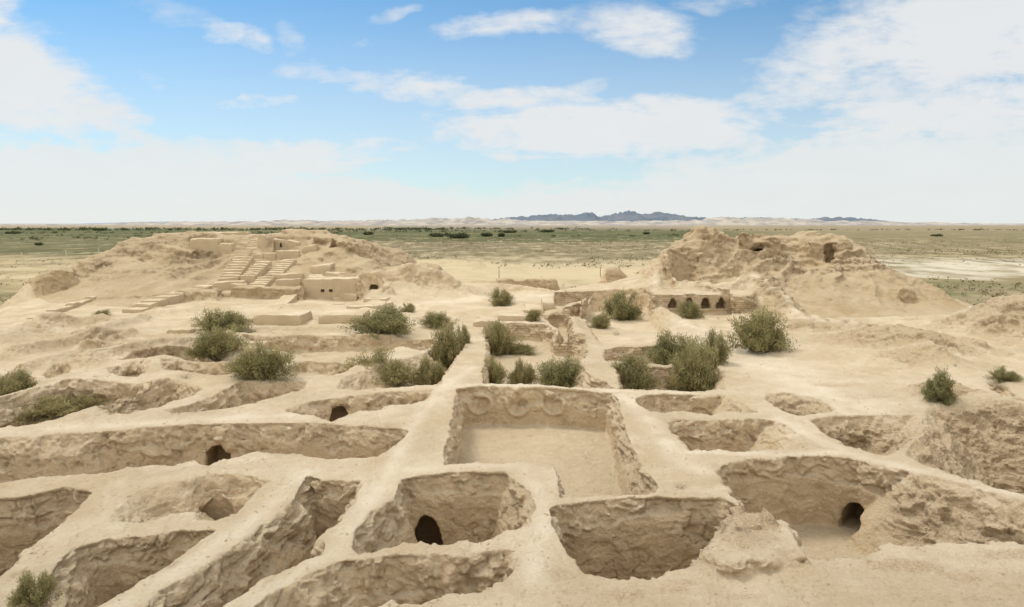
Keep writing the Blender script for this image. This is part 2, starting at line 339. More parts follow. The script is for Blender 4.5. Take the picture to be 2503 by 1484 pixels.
def seg_dist(px, py, a, b):
    ax, ay = a; bx, by = b; dx, dy = bx - ax, by - ay
    t = np.clip(((px - ax) * dx + (py - ay) * dy) / (dx * dx + dy * dy + 1e-9), 0, 1)
    return np.hypot(px - ax - t * dx, py - ay - t * dy)
def line_dist(px, py, pts):
    d = np.full(px.shape, 1e9, np.float32)
    for a, b in zip(pts[:-1], pts[1:]): d = np.minimum(d, seg_dist(px, py, a, b))
    return d
def top_height(x, y):
    T = tin(x, y).astype(np.float32)
    gr = np.zeros_like(T)
    wob = noise2(x * 0.45, y * 0.45, 3)
    for bx, by, rx, ry, h, g, rot in BUMP:
        ca, sa = math.cos(rot), math.sin(rot)
        dx = (x - bx); dy = (y - by)
        q = ((dx * ca + dy * sa) / rx) ** 2 + ((-dx * sa + dy * ca) / ry) ** 2
        e = np.exp(-q * 1.6 * (1 + 0.35 * wob))
        T += h * e; gr = np.maximum(gr, g * np.clip(e * 1.8 - 0.25, 0, 1))
    for pts, r, h, g in RIDGE:
        d = line_dist(x, y, pts)
        T += h * np.exp(-(d / r) ** 2 * (1 + 0.4 * wob))
    hi = np.clip((T - 2.0) / 2.5, 0, 1)
    T += (0.12 + 0.25 * hi) * noise2(x / 5.5, y / 5.5, 1) + (0.06 + 0.22 * hi) * noise2(x / 1.9, y / 1.9, 5) + 0.025 * noise2(x / 0.7, y / 0.7, 8)
    md = np.clip((T - 0.8) / 2.0, 0, 1) * np.where((x > 20) & (y > 70), 1, np.where((x < -10) & (y > 84), 0.42, 0.0))
    md2 = np.clip((T - 0.15) / 0.6, 0, 1) * np.where((x > 20) & (y > 70), 1.5, np.where((x < -10) & (y > 84), 0.6, 0.0))
    md = md * (1 - 0.8 * np.exp(-((x - 35) / 6.5) ** 2 - ((y - 97) / 6) ** 2)) * (1 - 0.9 * np.exp(-((x + 28) / 9) ** 2 - ((y - 93) / 8) ** 2))
    T += md2 * 0.14 * (1 - 2 * np.abs(noise2(x / 2.3 + 9, y / 3.1, 24))) + md2 * 0.07 * (1 - 2 * np.abs(noise2(x / 1.0 + 9, y / 1.3, 26)))
    wx_ = x + 1.6 * noise2(x / 4, y / 4, 12); wy_ = y + 1.6 * noise2(x / 4, y / 4, 13)
    for gx, gy, nn_, am in ((46.0, 98.0, 13.0, 0.9), (-34.0, 103.0, 14.0, 0.5)):
        an = np.arctan2(y - gy, x - gx); rr_ = np.hypot(x - gx, y - gy)
        sel = np.clip((30 - rr_) / 6, 0, 1) * np.clip((rr_ - 5) / 6, 0, 1)
        gl_ = 1 - 2 * np.abs(noise2(an * nn_ / 2 + 0.15 * rr_ * noise2(x / 9, y / 9, 19), rr_ / 14, 20))
        T += sel * np.clip(0.65 * md2 + md, 0, 1) * am * gl_
    rk = 1 - 2 * np.abs(noise2(wx_ / 6.5, wy_ / 6.5, 14)); T += md * 0.65 * rk
    rk = 1 - 2 * np.abs(noise2(wx_ / 2.6, wy_ / 3.4, 15)); T += md * 0.34 * rk
    rk = 1 - 2 * np.abs(noise2(wx_ / 1.1, wy_ / 1.5, 16)); T += md * 0.26 * rk
    T += np.clip(md * 3, 0, 1) * 0.16 * (1 - 2 * np.abs(noise2(x / 1.7 + 3, y / 2.1, 22)))
    st = T / 0.85 + 0.8 * noise2(x / 5, y / 5, 17); fr = st - np.floor(st); q = np.floor(st) + np.clip((fr - 0.5) * 2.2 + 0.5, 0, 1)
    T += md * np.clip(noise2(x / 7, y / 7, 18) * 2 + 0.45, 0, 0.75) * (q - st) * 0.85
    gr = np.maximum(gr, np.clip(md * 2, 0, 1) * np.clip(noise2(x / 4.5, y / 4.5, 27) * 2.2 + 0.25, 0, 0.75))
    return T, gr

# ------------------------------------------------------------------ pits (excavated rooms)
PIT = []
def pit(z, pts, depth, batter=0.12, soft=(), sb=0.8, flare=0.20, grit=0.0, k=0.08, wob=1.0, base=0.0, sg=0.0):
    """pts: rim in photo pixels on z=base ; soft: edge indices with batter sb"""
    W = [atz(z, X, Y, base)[:2] for X, Y in pts]
    PIT.append(dict(W=np.array(W), depth=depth, b=batter, soft=set(soft), sb=sb, flare=flare, grit=grit, k=k, wob=wob, base=base, sg=sg))
pit('z5', [(848, 135), (1000, 122), (1300, 126), (1560, 140), (1800, 158), (1838, 200), (1850, 260), (1890, 420), (1930, 500), (1990, 600), (2085, 720), (2075, 775), (1960, 785), (1700, 790), (1490, 805), (1480, 690), (1445, 612), (1300, 596), (1100, 600), (860, 596), (770, 606), (775, 500), (800, 400), (825, 300), (840, 180)], 2.3, batter=0.05, flare=0.25, wob=0.5)
pit('z5', [(500, 690), (650, 665), (800, 660), (1000, 655), (1140, 660), (1200, 690), (1300, 780), (1330, 880), (1290, 960), (1180, 1005), (1120, 1040), (980, 1090), (760, 1100), (540, 1110), (420, 1125), (240, 1160), (200, 1120), (200, 1040), (300, 900), (470, 800)], 3.6, batter=0.10, soft=(5, 6, 7, 16, 17, 18), sb=0.26, flare=0.22)
pit('z5', [(120, 1205), (400, 1185), (700, 1165), (1000, 1150), (1180, 1130), (1235, 1180), (1200, 1270), (1150, 1310), (1060, 1365), (900, 1415), (640, 1465), (300, 1500), (0, 1700), (-400, 1760), (-600, 1650), (-300, 1420), (-60, 1290)], 3.3, batter=0.2, soft=(14, 15, 16), sb=0.5, flare=0.22)
pit('z5', [(1430, 880), (1480, 850), (1800, 810), (2060, 802), (2330, 800), (2480, 800), (2590, 860), (2650, 930), (2560, 975), (2420, 1060), (2340, 1150), (2330, 1250), (2140, 1262), (2050, 1315), (1850, 1312), (1640, 1270), (1520, 1160), (1490, 1050), (1425, 940)], 4.6, batter=0.1, soft=(8, 9, 10, 6), sb=0.2, flare=0.22)
pit('z6', [(556, 640), (650, 580), (900, 556), (1150, 540), (1290, 545), (1420, 560), (1800, 655), (2100, 735), (2473, 835), (2900, 950), (2900, 1110), (2473, 1098), (2300, 1092), (2050, 1102), (1850, 1122), (1640, 1122), (1530, 1162), (1460, 1197), (1180, 1197), (1070, 1090), (1020, 1010), (960, 960), (900, 930), (775, 938), (690, 820), (600, 700)], 3.05, batter=0.03, soft=(6, 7), sb=0.75, flare=0.18, sg=0.5)
pit('z6', [(1135, 330), (1270, 303), (1560, 292), (1800, 290), (1900, 380), (1790, 440), (1700, 530), (1600, 540), (1430, 490), (1330, 455), (1270, 420), (1205, 375)], 3.4, batter=0.2, soft=(2, 3, 4, 5), sb=0.75, flare=0.4, grit=0.55)
pit('z6', [(1880, 250), (2200, 250), (2473, 262), (2900, 320), (2900, 900), (2473, 785), (2300, 742), (2100, 692), (1850, 602), (1740, 540), (1800, 450), (1830, 350)], 4.6, batter=0.2, soft=(0, 1, 2, 9, 10, 11), sb=0.95, flare=0.3, grit=0.6)
pit('z6', [(256, 345), (300, 318), (600, 322), (900, 312), (960, 335), (1060, 390), (1190, 462), (1150, 487), (1050, 497), (900, 507), (680, 522), (580, 512), (400, 522), (350, 470), (290, 390)], 2.1, batter=0.1, soft=(4, 5), sb=0.9, flare=0.35, grit=0.15)
pit('z6', [(70, 195), (150, 166), (400, 165), (640, 170), (670, 205), (830, 258), (825, 283), (600, 272), (540, 292), (370, 268), (170, 272), (100, 232)], 1.6, batter=0.1, soft=(3, 4), sb=0.6, flare=0.3)
pit('z6', [(880, 162), (1000, 152), (1200, 190), (1315, 258), (1260, 278), (1080, 306), (960, 262), (885, 205)], 1.3, batter=0.3, soft=(0, 1, 2), sb=1.0, flare=0.2, grit=0.75)
# left rooms
pit('z4', [(1770, 255), (1900, 208), (2050, 180), (2300, 158), (2473, 145), (2690, 135), (2650, 185), (2580, 236), (2400, 242), (2360, 270), (2220, 268), (2150, 300), (2053, 345), (1960, 298), (1850, 288), (1770, 280)], 2.1, batter=0.15, soft=(0,), sb=0.6, flare=0.35, grit=0.1)
pit('z4', [(-500, 480), (0, 438), (540, 402), (900, 372), (1240, 357), (1700, 347), (2050, 352), (2473, 370), (2525, 388), (2480, 440), (2400, 490), (2330, 542), (2100, 552), (1850, 542), (1700, 527), (1560, 527), (1420, 562), (1280, 612), (1190, 575), (1090, 600), (900, 612), (700, 652), (400, 682), (280, 682), (0, 727), (-500, 800)], 3.2, batter=0.09, soft=(0, 1), sb=0.45, flare=0.28)
pit('z4', [(780, 840), (860, 762), (1070, 712), (1300, 662), (1480, 650), (1660, 688), (1600, 730), (1520, 830), (1460, 887), (1340, 928), (1225, 930), (1225, 880), (1130, 882), (950, 932), (700, 955), (700, 915)], 2.2, batter=0.2, soft=(0, 1, 14, 15), sb=0.8, flare=0.5, k=0.25)
pit('z4', [(-600, 880), (-200, 835), (0, 818), (200, 792), (400, 752), (585, 765), (450, 890), (330, 1000), (200, 1110), (60, 1250), (-40, 1360), (-300, 1560), (-700, 1500)], 4.0, batter=0.10, flare=0.22)
pit('z4', [(385, 1185), (480, 1130), (700, 1062), (850, 1042), (1100, 1012), (1300, 990), (1345, 1000), (1280, 1042), (1200, 1112), (1000, 1242), (820, 1352), (580, 1486), (300, 1650), (0, 1680), (60, 1560), (220, 1400), (340, 1280)], 3.8, batter=0.09, soft=(15, 14, 16), sb=0.35, flare=0.22)
pit('z4', [(1905, 665), (2000, 690), (2130, 695), (2265, 690), (2210, 765), (2112, 940), (2000, 1062), (1980, 1152), (1850, 1202), (1600, 1342), (1370, 1486), (1150, 1640), (700, 1720), (850, 1520), (960, 1410), (1250, 1240), (1500, 1070), (1670, 940), (1830, 800)], 4.8, batter=0.10, soft=(13, 14, 15, 16, 17), sb=0.3, flare=0.22)
# middle rooms
pit('z2', [(1015, 675), (1190, 658), (1400, 668), (1458, 705), (1462, 748), (1550, 745), (1640, 762), (1655, 850), (1605, 910), (1640, 960), (1740, 1010), (1825, 1062), (1700, 1062), (1400, 1050), (1250, 1037), (1020, 1037), (1005, 960), (1035, 860), (1025, 780)], 1.7, batter=0.1, flare=0.2, soft=(6, 8, 9), sb=0.35)
pit('z2', [(1370, 610), (1450, 598), (1548, 612), (1562, 745), (1465, 752), (1478, 700), (1425, 660)], 1.6, batter=0.1, flare=0.15)
pit('z2', [(1640, 600), (1655, 560), (1700, 545), (1830, 530), (2040, 545), (2060, 600), (2110, 670), (2200, 740), (2060, 800), (1760, 790), (1700, 750), (1650, 650)], 0.7, batter=0.3, soft=(5, 6, 7, 8), sb=1.2, flare=0.1)
pit('z2', [(1745, 822), (1860, 805), (2100, 810), (2400, 830), (2420, 880), (2150, 925), (2000, 910), (1765, 892)], 1.3, batter=0.1, flare=0.2)
pit('z2', [(1838, 965), (1830, 940), (2000, 932), (2150, 942), (2440, 900), (2500, 960), (2500, 1062), (2300, 1078), (1850, 1068)], 1.5, batter=0.15, flare=0.2, soft=(4, 5), sb=0.6)
pit('z2', [(100, 1062), (140, 1010), (260, 960), (430, 900), (560, 870), (640, 850), (720, 770), (800, 760), (925, 745), (840, 890), (740, 1040), (560, 1050), (230, 1072)], 1.5, batter=0.2, flare=0.25, soft=(0, 1, 2, 3, 4), sb=0.8)
pit('z1', [(1490, 775), (1750, 768), (2000, 755), (2300, 750), (2700, 765), (2640, 840), (2480, 805), (2330, 850), (2140, 910), (1950, 898), (1800, 862)], 1.1, batter=0.3, flare=0.2, grit=0.15)
pit('z1', [(640, 985), (720, 930), (860, 905), (940, 930), (930, 965), (850, 1005), (700, 1012)], 0.8, batter=0.6, flare=0.2, grit=0.6)
pit('z1', [(1000, 920), (1100, 905), (1470, 905), (1520, 960), (1350, 992), (1130, 962), (1010, 957)], 0.9, batter=0.6, flare=0.2, grit=0.5)
pit('z1', [(1820, 900), (2000, 905), (2200, 915), (2150, 960), (2050, 990), (1850, 975), (1750, 990), (1780, 930)], 0.7, batter=0.6, flare=0.2, grit=0.5)
pit('z1', [(180, 1130), (400, 1062), (700, 1042), (900, 1042), (960, 1062), (900, 1102), (700, 1182), (480, 1252), (200, 1290), (-200, 1330), (-200, 1250)], 1.2, batter=0.5, flare=0.2, grit=0.45)
pit('z1', [(600, 1212), (820, 1112), (1000, 1042), (1090, 1030), (1250, 1062), (1220, 1102), (1000, 1182), (800, 1227), (640, 1237)], 1.2, batter=0.6, flare=0.2, grit=0.5)
pit('z1', [(1010, 1212), (1200, 1162), (1330, 1112), (1460, 1042), (1500, 1022), (1650, 1032), (1900, 1022), (1880, 1062), (1700, 1112), (1450, 1182), (1250, 1212), (1080, 1222)], 1.3, batter=0.4, flare=0.25, grit=0.35)
pit('z1', [(690, 902), (850, 872), (1100, 842), (1190, 832), (1450, 902), (1250, 902), (1160, 902), (860, 892)], 0.8, batter=0.4, flare=0.2, grit=0.4)
pit('z1', [(-50, 1000), (100, 962), (220, 990), (235, 1050), (180, 1112), (-50, 1162), (-200, 1180), (-200, 1010)], 1.0, batter=0.4, flare=0.2, grit=0.4)
pit('z1', [(260, 980), (330, 930), (440, 925), (430, 965), (300, 1000)], 0.6, batter=0.6, flare=0.2, grit=0.5)
pit('z3', [(1190, 690), (1350, 672), (1575, 672), (1560, 700), (1500, 735), (1440, 760), (1340, 715)], 0.9, batter=0.2, flare=0.0, base=-0.45)
pit('z3', [(2215, 1040), (2330, 1050), (2473, 1130), (2600, 1210), (2473, 1180), (2330, 1110)], 0.9, batter=0.5, flare=0.2, grit=0.2)
pit('z3', [(240, 440), (290, 425), (450, 425), (490, 455), (330, 458)], 0.5, batter=0.4, base=1.75, flare=0.1)

# ------------------------------------------------------------------ solid blocks inside the terrain (eroded masses)
SOLID = []  # dict(W polygon, zt top, zb, k, slope)
def solid(pts, zt, zb, batter=0.1, wob=1.0, k=0.25, notch=None):
    SOLID.append(dict(W=np.array(pts), zt=zt, zb=zb, b=batter, wob=wob, k=k))
def sol_px(z, pts, zt, zb, **kw): solid([atz(z, X, Y, zt)[:2] for X, Y in pts], zt, zb, **kw)
def sol_D(z, X0, X1, Ytop, D, thick, Ybot=None, **kw):
    a = atD(z, X0, Ytop, D); b = atD(z, X1, Ytop, D)
    zt = a[2]; zb = atD(z, X0, Ybot, D)[2] if Ybot else zt - 3
    solid([(a[0], D), (b[0], D), (b[0] * (D + thick) / D, D + thick), (a[0] * (D + thick) / D, D + thick)], zt, zb - 0.6, **kw)
# terrace walls around the right hand rooms
tf = [atz('z2', X, Y, 2.0)[:2] for X, Y in [(1700, 484), (1840, 480), (2060, 482), (2300, 484), (2545, 484), (2680, 488), (2690, 462), (2500, 455), (2300, 455), (2050, 455), (1830, 458), (1680, 470)]]
solid(tf, 2.0, -1.2, batter=0.04, wob=0.45, k=0.15)
sol_px('z2', [(1445, 470), (1640, 466), (1840, 462), (1840, 456), (1640, 458), (1445, 462)], 1.7, -0.6, batter=0.03, wob=0.4, k=0.12)
sol_px('z2', [(1455, 572), (1600, 545), (1660, 528), (1690, 520), (1690, 505), (1640, 512), (1560, 535), (1450, 560)], 1.0, -0.6, batter=0.05, wob=0.6)
sol_px('z2', [(1620, 535), (1690, 505), (1750, 492), (1750, 480), (1680, 485), (1620, 515)], 1.5, -0.6, batter=0.05, wob=0.6)
sol_px('z6', [(490, 1150), (610, 1015), (730, 945), (900, 935), (960, 965), (1020, 1025), (1075, 1100), (1180, 1195), (900, 1230), (700, 1260), (560, 1255)], 0.30, -4.0, batter=0.4, wob=1.0, k=0.15)
# arcade end block
sol_D('z3', 668, 802, 492, 74.5, 3.0, 622, batter=0.02, wob=0.25, k=0.12)
# right mound crags
sol_D('z3', 480, 622, 108, 94.5, 5.5, 270, batter=0.10, wob=1.2, k=0.35)
sol_D('z3', 716, 782, 108, 95.5, 2.6, 270, batter=0.03, wob=0.8, k=0.25)
sol_D('z3', 770, 895, 150, 95.5, 2.6, 280, batter=0.03, wob=0.9, k=0.25)
sol_D('z3', 1000, 1100, 175, 97, 4, 260, batter=0.3, wob=1.6, k=0.4)
sol_D('z3', 1180, 1300, 138, 98, 5, 230, batter=0.3, wob=1.6, k=0.4)
sol_D('z3', 350, 430, 190, 90.5, 4, 290, batter=0.4, wob=1.6, k=0.4)
sol_D('z3', 860, 970, 140, 94.5, 4.0, 300, batter=0.1, wob=1.3, k=0.5)
sol_D('z3', 1280, 1385, 158, 94.0, 6.0, 310, batter=0.15, wob=1.9, k=0.3)
sol_D('z3', 1330, 1480, 215, 92.5, 6.0, 330, batter=0.15, wob=1.9, k=0.3)
sol_D('z3', 1150, 1240, 165, 94.5, 6.0, 320, batter=0.2, wob=1.9, k=0.3)
sol_D('z3', 252, 330, 240, 87.5, 6.0, 350, batter=0.2, wob=1.9, k=0.3)
sol_D('z3', 1690, 1790, 460, 79.5, 4, 530, batter=0.2, wob=1.2, k=0.5)
sol_D('z3', 1500, 1585, 440, 82.5, 4, 505, batter=0.25, wob=1.2, k=0.5)
sol_D('z3', 1195, 1812, 634, 71.5, 3.0, 668, batter=0.02, wob=0.4, k=0.15)
sol_D('z3', 815, 1015, 488, 80.0, 3.0, 540, batter=0.15, wob=0.9, k=0.4)
# left mound crags
sol_D('z1', 2130, 2215, 152, 98.5, 4, 280, batter=0.25, wob=1.9, k=0.3)
sol_D('z1', 2065, 2130, 160, 99.5, 3, 220, batter=0.15, wob=1.2, k=0.5)
sol_D('z1', 2010, 2085, 215, 97, 3, 300, batter=0.2, wob=1.2, k=0.5)
sol_D('z1', 1940, 2060, 130, 101, 3, 200, batter=0.1, wob=0.8, k=0.3)
sol_D('z1', 290, 460, 335, 90.5, 4, 470, batter=0.3, wob=1.4, k=0.6)
sol_D('z1', 620, 860, 275, 93.5, 4, 350, batter=0.4, wob=1.4, k=0.6)
sol_D('z1', 1080, 1215, 205, 96.5, 4, 270, batter=0.2, wob=1.4, k=0.6)
sol_D('z1', 1435, 1868, 448, 84.6, 3, 515, batter=0.05, wob=0.7, k=0.2)
sol_D('z1', 1085, 1345, 462, 83, 2.6, 555, batter=0.35, wob=1.5, k=0.5)
sol_D('z1', 2220, 2360, 350, 87, 3, 470, batter=0.2, wob=1.2, k=0.5)
sol_D('z1', 2360, 2430, 420, 86, 2.0, 470, batter=0.3, wob=1.2, k=0.5)
sol_D('z1', 1870, 2010, 265, 96, 3, 345, batter=0.1, wob=0.9, k=0.3)
sol_D('z2', 375, 560, 352, 93, 3, 455, batter=0.03, wob=0.5, k=0.3)
sol_D('z2', 540, 700, 372, 93.5, 3, 440, batter=0.25, wob=1.2, k=0.5)
# outer wall ruins and pyramid stub
sol_D('z2', 940, 1100, 412, 120, 2.5, 450, batter=0.3, wob=1.0, k=0.4)
sol_D('z2', 1090, 1460, 394, 121, 2.5, 450, batter=0.3, wob=1.0, k=0.4)
solid([atD('z2', 1770, 330, 112)[:2], atD('z2', 1850, 330, 112)[:2], atD('z2', 1840, 330, 115)[:2], atD('z2', 1780, 330, 115)[:2]], 2.6, -1.0, batter=0.75, wob=0.5, k=0.2)
sol_px('z3', [(455, 395), (490, 388), (570, 425), (655, 452), (600, 452), (520, 430)], 2.6, 1.0, batter=0.05, wob=0.5, k=0.15)

# ------------------------------------------------------------------ arched openings and caves
CAVE = []
def cave(z, X, Y, D, w, h, depth, ang=0.0, p=2.3, floor=None):
    """X,Y: foot centre of the opening in photo pixels at distance D; ang: direction it runs in"""
    x, y, zz = atD(z, X, Y, D)
    CAVE.append((x, y, zz, w, h, depth, ang, p))
def cavez(x, y, zz, w, h, depth, ang=0, p=2.3): CAVE.append((x, y, zz, w, h, depth, ang, p))
def wallD(z, X, Y, h=0.0): return atz(z, X, Y, h)[1]
def door(z, X, Ytop, D, w, zf, depth, ang=0.0, p=2.3, back=0.5):
    x, y, zt = atD(z, X, Ytop, D)
    CAVE.append((x, y - back, zf, w, zt - zf, depth + back, ang, p))
door('z5', 652, 928, wallD('z5', 800, 660) - 0.6, 1.28, -3.65, 1.9)
D = wallD('z4', 1330, 350) - 0.75
door('z4', 1325, 497, D, 1.35, -2.6, 1.6, p=2.2)
cave('z4', 1455, 518, D, 0.34, 0.16, 0.5); cave('z4', 1640, 493, D, 0.34, 0.18, 0.5)
D = wallD('z4', 2110, 176) - 0.6
door('z4', 2112, 258, D, 1.2, -2.2, 1.3, ang=0.3)
D = wallD('z4', 1330, 660) - 0.9
door('z4', 1320, 822, D, 1.5, -2.3, 0.45, p=1.7, back=0.2)
pc = atz('z6', 1400, 562, 0); cavez(pc[0] - 0.75, pc[1] - 1.25, -3.12, 1.2, 1.25, 3.0, ang=-0.8, p=1.9)
x, y, _ = atz('z5', 1925, 640, -2.3); cavez(x - 0.4, y, -2.35, 0.8, 1.5, 1.6, ang=-math.pi / 2)
ARC_D = wallD('z3', 400, 484, 2.0)
for X, Yt in [(305, 520), (405, 514), (506, 512), (606, 510)]:
    x, y, zt = atD('z3', X, Yt, ARC_D); zb = atD('z3', X, 574, ARC_D)[2]
    CAVE.append((x, y - 0.4, zb, 1.02, zt - zb + 0.15, 1.6, 0.0, 1.45))
cave('z3', 838, 262, 95.5, 1.7, 1.35, 4.0, p=2.2)
CAVE[-1] = (CAVE[-1][0], CAVE[-1][1] - 1, *CAVE[-1][2:5], 5.0, 0.0, 2.0)
cave('z3', 1270, 310, 92.8, 1.3, 5.0, 2.0, ang=-0.4, p=1.15)
cave('z3', 1762, 532, 79.5, 0.5, 0.5, 1.0)
cave('z1', 2308, 472, 86.5, 1.1, 0.95, 1.5)
cave('z1', 2055, 210, 99.5, 0.8, 2.2, 1.5)
cave('z6', 580, 515, wallD('z6', 580, 320) - 0.35, 1.6, 0.45, 0.45)
cave('z6', 770, 1205, 23.6, 1.0, 0.5, 0.6)

# ------------------------------------------------------------------ frustum grid + surface nets
DU = 0.0020; DV = 0.0027; DW = 0.0020
U0 = -1.0; NI = int(2.0 / DU); V0 = math.log(12.5); NJ = int((math.log(124) - V0) / DV)
W0 = -1.75; NKG = 2400
us = (U0 + np.arange(NI) * DU).astype(np.float32)
def smax(a, b, k):
    h = np.clip(0.5 + 0.5 * (a - b) / k, 0, 1)
    return b + (a - b) * h + k * h * (1 - h)
def smin(a, b, k): return -smax(-a, -b, k)
def poly_sd(px, py, W, soft):
    n = len(W); dA = np.full(px.shape, 1e3, np.float32); dB = dA.copy(); ins = np.zeros(px.shape, bool)
    for e in range(n):
        a = W[e]; b = W[(e + 1) % n]
        d = seg_dist(px, py, a, b).astype(np.float32)
        if e in soft: dB = np.minimum(dB, d)
        else: dA = np.minimum(dA, d)
        if a[1] != b[1]:
            cnd = ((a[1] > py) != (b[1] > py)) & (px < (b[0] - a[0]) * (py - a[1]) / (b[1] - a[1]) + a[0])
            ins ^= cnd
    m = -np.minimum(dA, dB)
    return np.where(ins, dA, m), np.where(ins, dB, m)
for P in PIT: P['bb'] = (P['W'].min(0) - 1.2, P['W'].max(0) + 1.2)
for P in SOLID: P['bb'] = (P['W'].min(0) - 3.0, P['W'].max(0) + 3.0)
PITSTAT = []
def chunk(j0, j1):
    js = np.arange(j0, j1 + 1)
    ys = np.exp(V0 + js * DV).astype(np.float32)
    Y2 = np.broadcast_to(ys[None, :], (NI, len(js))).copy(); X2 = us[:, None] * Y2
    T, gr = top_height(X2, Y2)
    T = np.maximum(T, -9.0)
    lo = max(-8.0, min(float(T.min()) - 0.8, -6.0 if ys[0] < 45 else -2.8)); 
    hi = float(T.max()) + 1.0
    for S in SOLID:
        if S['bb'][1][1] > ys[0] and S['bb'][0][1] < ys[-1]: hi = max(hi, S['zt'] + 0.8)
    if lo > -8 and T.min() < -7: lo = -8
    k0 = int(math.floor(((lo - CZ) / ys[0] - W0) / DW)); k1 = int(math.ceil(((hi - CZ) / (ys[-1] if hi < CZ else ys[0]) - W0) / DW))
    k0 = max(k0, 0)
    ks = np.arange(k0, k1 + 1)
    ws = (W0 + ks * DW).astype(np.float32)
    Z3 = CZ + ws[None, None, :] * Y2[:, :, None]
    gT = np.hypot(*np.gradient(T, axis=(0, 1)))  # only used for scale
    Fv = (Z3 - T[:, :, None])
    def box(bb):
        m = (X2 > bb[0][0]) & (X2 < bb[1][0]) & (Y2 > bb[0][1]) & (Y2 < bb[1][1])
        if not m.any(): return None
        ii = np.where(m.any(1))[0]; jj = np.where(m.any(0))[0]
        return slice(ii[0], ii[-1] + 1), slice(jj[0], jj[-1] + 1)
    for S in SOLID:
        q = box(S['bb'])
        if q is None: continue
        x = X2[q]; y = Y2[q]
        a, _ = poly_sd(x, y, S['W'], ())
        wv = S['wob']
        a = a + wv * (0.35 * noise2(x / 1.7, y / 1.7, 21) + 0.18 * noise2(x / 0.8, y / 0.8, 23))
        zt = S['zt'] + wv * (0.30 * noise2(x / 1.3, y / 1.3, 25) + 0.15 * noise2(x / 0.5, y / 0.5, 26))
        z = Z3[q]
        side = -a[:, :, None] - np.clip(S['zt'] - z, 0, 20) * S['b']
        s = smax(side, z - zt[:, :, None], S['k'])
        s = np.maximum(s, S['zb'] - z)
        Fv[q] = smin(Fv[q], s, S['k'])
    for P in PIT:
        q = box(P['bb'])
        if q is None: continue
        x = X2[q]; y = Y2[q]
        a, b = poly_sd(x, y, P['W'], P['soft'])
        n = (P['wob'] * (0.10 * noise2(x / 1.5, y / 1.5, 31) + 0.09 * noise2(x / 0.6, y / 0.6, 33) + 0.05 * noise2(x / 0.25, y / 0.25, 34)))
        a = a + n; b = b + n
        inside = np.clip(np.maximum(0, np.minimum(a, b)) * 1.5, 0, 1)
        gr[q] = np.maximum(gr[q], P['grit'] * inside)
        if P['sg']: gr[q] = np.maximum(gr[q], P['sg'] * inside * np.clip((a - b + 0.3) / 0.3, 0, 1) * np.clip((2.2 - b) / 0.6, 0, 1))
        z = Z3[q]; Tq = T[q][:, :, None]
        h = np.clip(Tq - z, 0, 20)
        fl = P['flare'] * (1 - np.clip(1 - h / 1.15, 0, 1) ** 2)
        flo = P['base'] - P['depth'] + 0.05 * noise2(x / 1.1, y / 1.1, 35) + 0.15 * noise2(x / 3, y / 3, 36) * min(1, P['depth'] / 2)
        pin = smin(a[:, :, None] - fl - P['b'] * h, b[:, :, None] - fl - P['sb'] * h, 0.1)
        pin = smin(pin, z - flo[:, :, None], 0.14)
        Fv[q] = smax(Fv[q], pin, P['k'])
    for (cx, cy, cz_, w, hh, dep, ang, p) in CAVE:
        q = box(((cx - dep - w, cy - dep - w), (cx + dep + w, cy + dep + w)))
        if q is None: continue
        x = X2[q] - cx; y = Y2[q] - cy
        ca, sa = math.cos(ang), math.sin(ang)
        s_ = x * ca + y * sa; t_ = -x * sa + y * ca
        s_ = s_ + 0.05 * noise2(x * 3, y * 3, 41)
        z = Z3[q]
        e = (np.abs(s_)[:, :, None] / (w / 2)) ** p + (np.clip(z - cz_, 0, 99) / hh) ** (p + 0.3)
        val = (w / 2) * (1 - e ** (1 / p))
        val = np.minimum(val, np.minimum(t_ + 0.0, dep - t_)[:, :, None]); val = np.minimum(val, z - cz_)
        Fv[q] = np.maximum(Fv[q], val)
    neg = Fv < 0
    # cells
    cnt = np.zeros((NI - 1, len(js) - 1, len(ks) - 1), np.uint8)
    for a in (0, 1):
        for b in (0, 1):
            for c_ in (0, 1):
                cnt += neg[a:NI - 1 + a, b:len(js) - 1 + b, c_:len(ks) - 1 + c_]
    ci, cj, ck = np.nonzero((cnt > 0) & (cnt < 8))
    acc = np.zeros((len(ci), 3), np.float32); num = np.zeros(len(ci), np.float32)
    corner = {}
    for a in (0, 1):
        for b in (0, 1):
            for c_ in (0, 1): corner[a, b, c_] = Fv[ci + a, cj + b, ck + c_]
    for ax in range(3):
        for m in range(4):
            o = [0, 0, 0]; oo = [t for t in range(3) if t != ax]; o[oo[0]] = m & 1; o[oo[1]] = m >> 1
            p0 = tuple(o); o2 = list(o); o2[ax] = 1; p1 = tuple(o2)
            f0 = corner[p0]; f1 = corner[p1]
            cr = (f0 < 0) != (f1 < 0)
            t = np.where(cr, f0 / (f0 - f1 + 1e-12), 0)
            for d in range(3): acc[:, d] += np.where(cr, (t if d == ax else p0[d]), 0)
            num += cr
    acc /= num[:, None]
    u = U0 + (ci + acc[:, 0]) * DU; y = np.exp(V0 + (cj + j0 + acc[:, 1]) * DV); w = W0 + (ck + k0 + acc[:, 2]) * DW
    V = np.stack([u * y, y, CZ + w * y], 1).astype(np.float32)
    gid = ((ci.astype(np.int64)) * NJ + (cj + j0)) * NKG + (ck + k0)
    Gt = gr[ci, cj]; Tt = T[ci, cj]
    quads = []
    def gidf(i, j, k): return ((i.astype(np.int64)) * NJ + (j + j0)) * NKG + (k + k0)
    nJ, nK = len(js), len(ks)
    # u edges
    d = neg[:-1, :-1, 1:-1] != neg[1:, :-1, 1:-1]; i, j, k = np.nonzero(d); k = k + 1
    ok = (j + j0) > 0; i, j, k = i[ok], j[ok], k[ok]; s = neg[i, j, k]
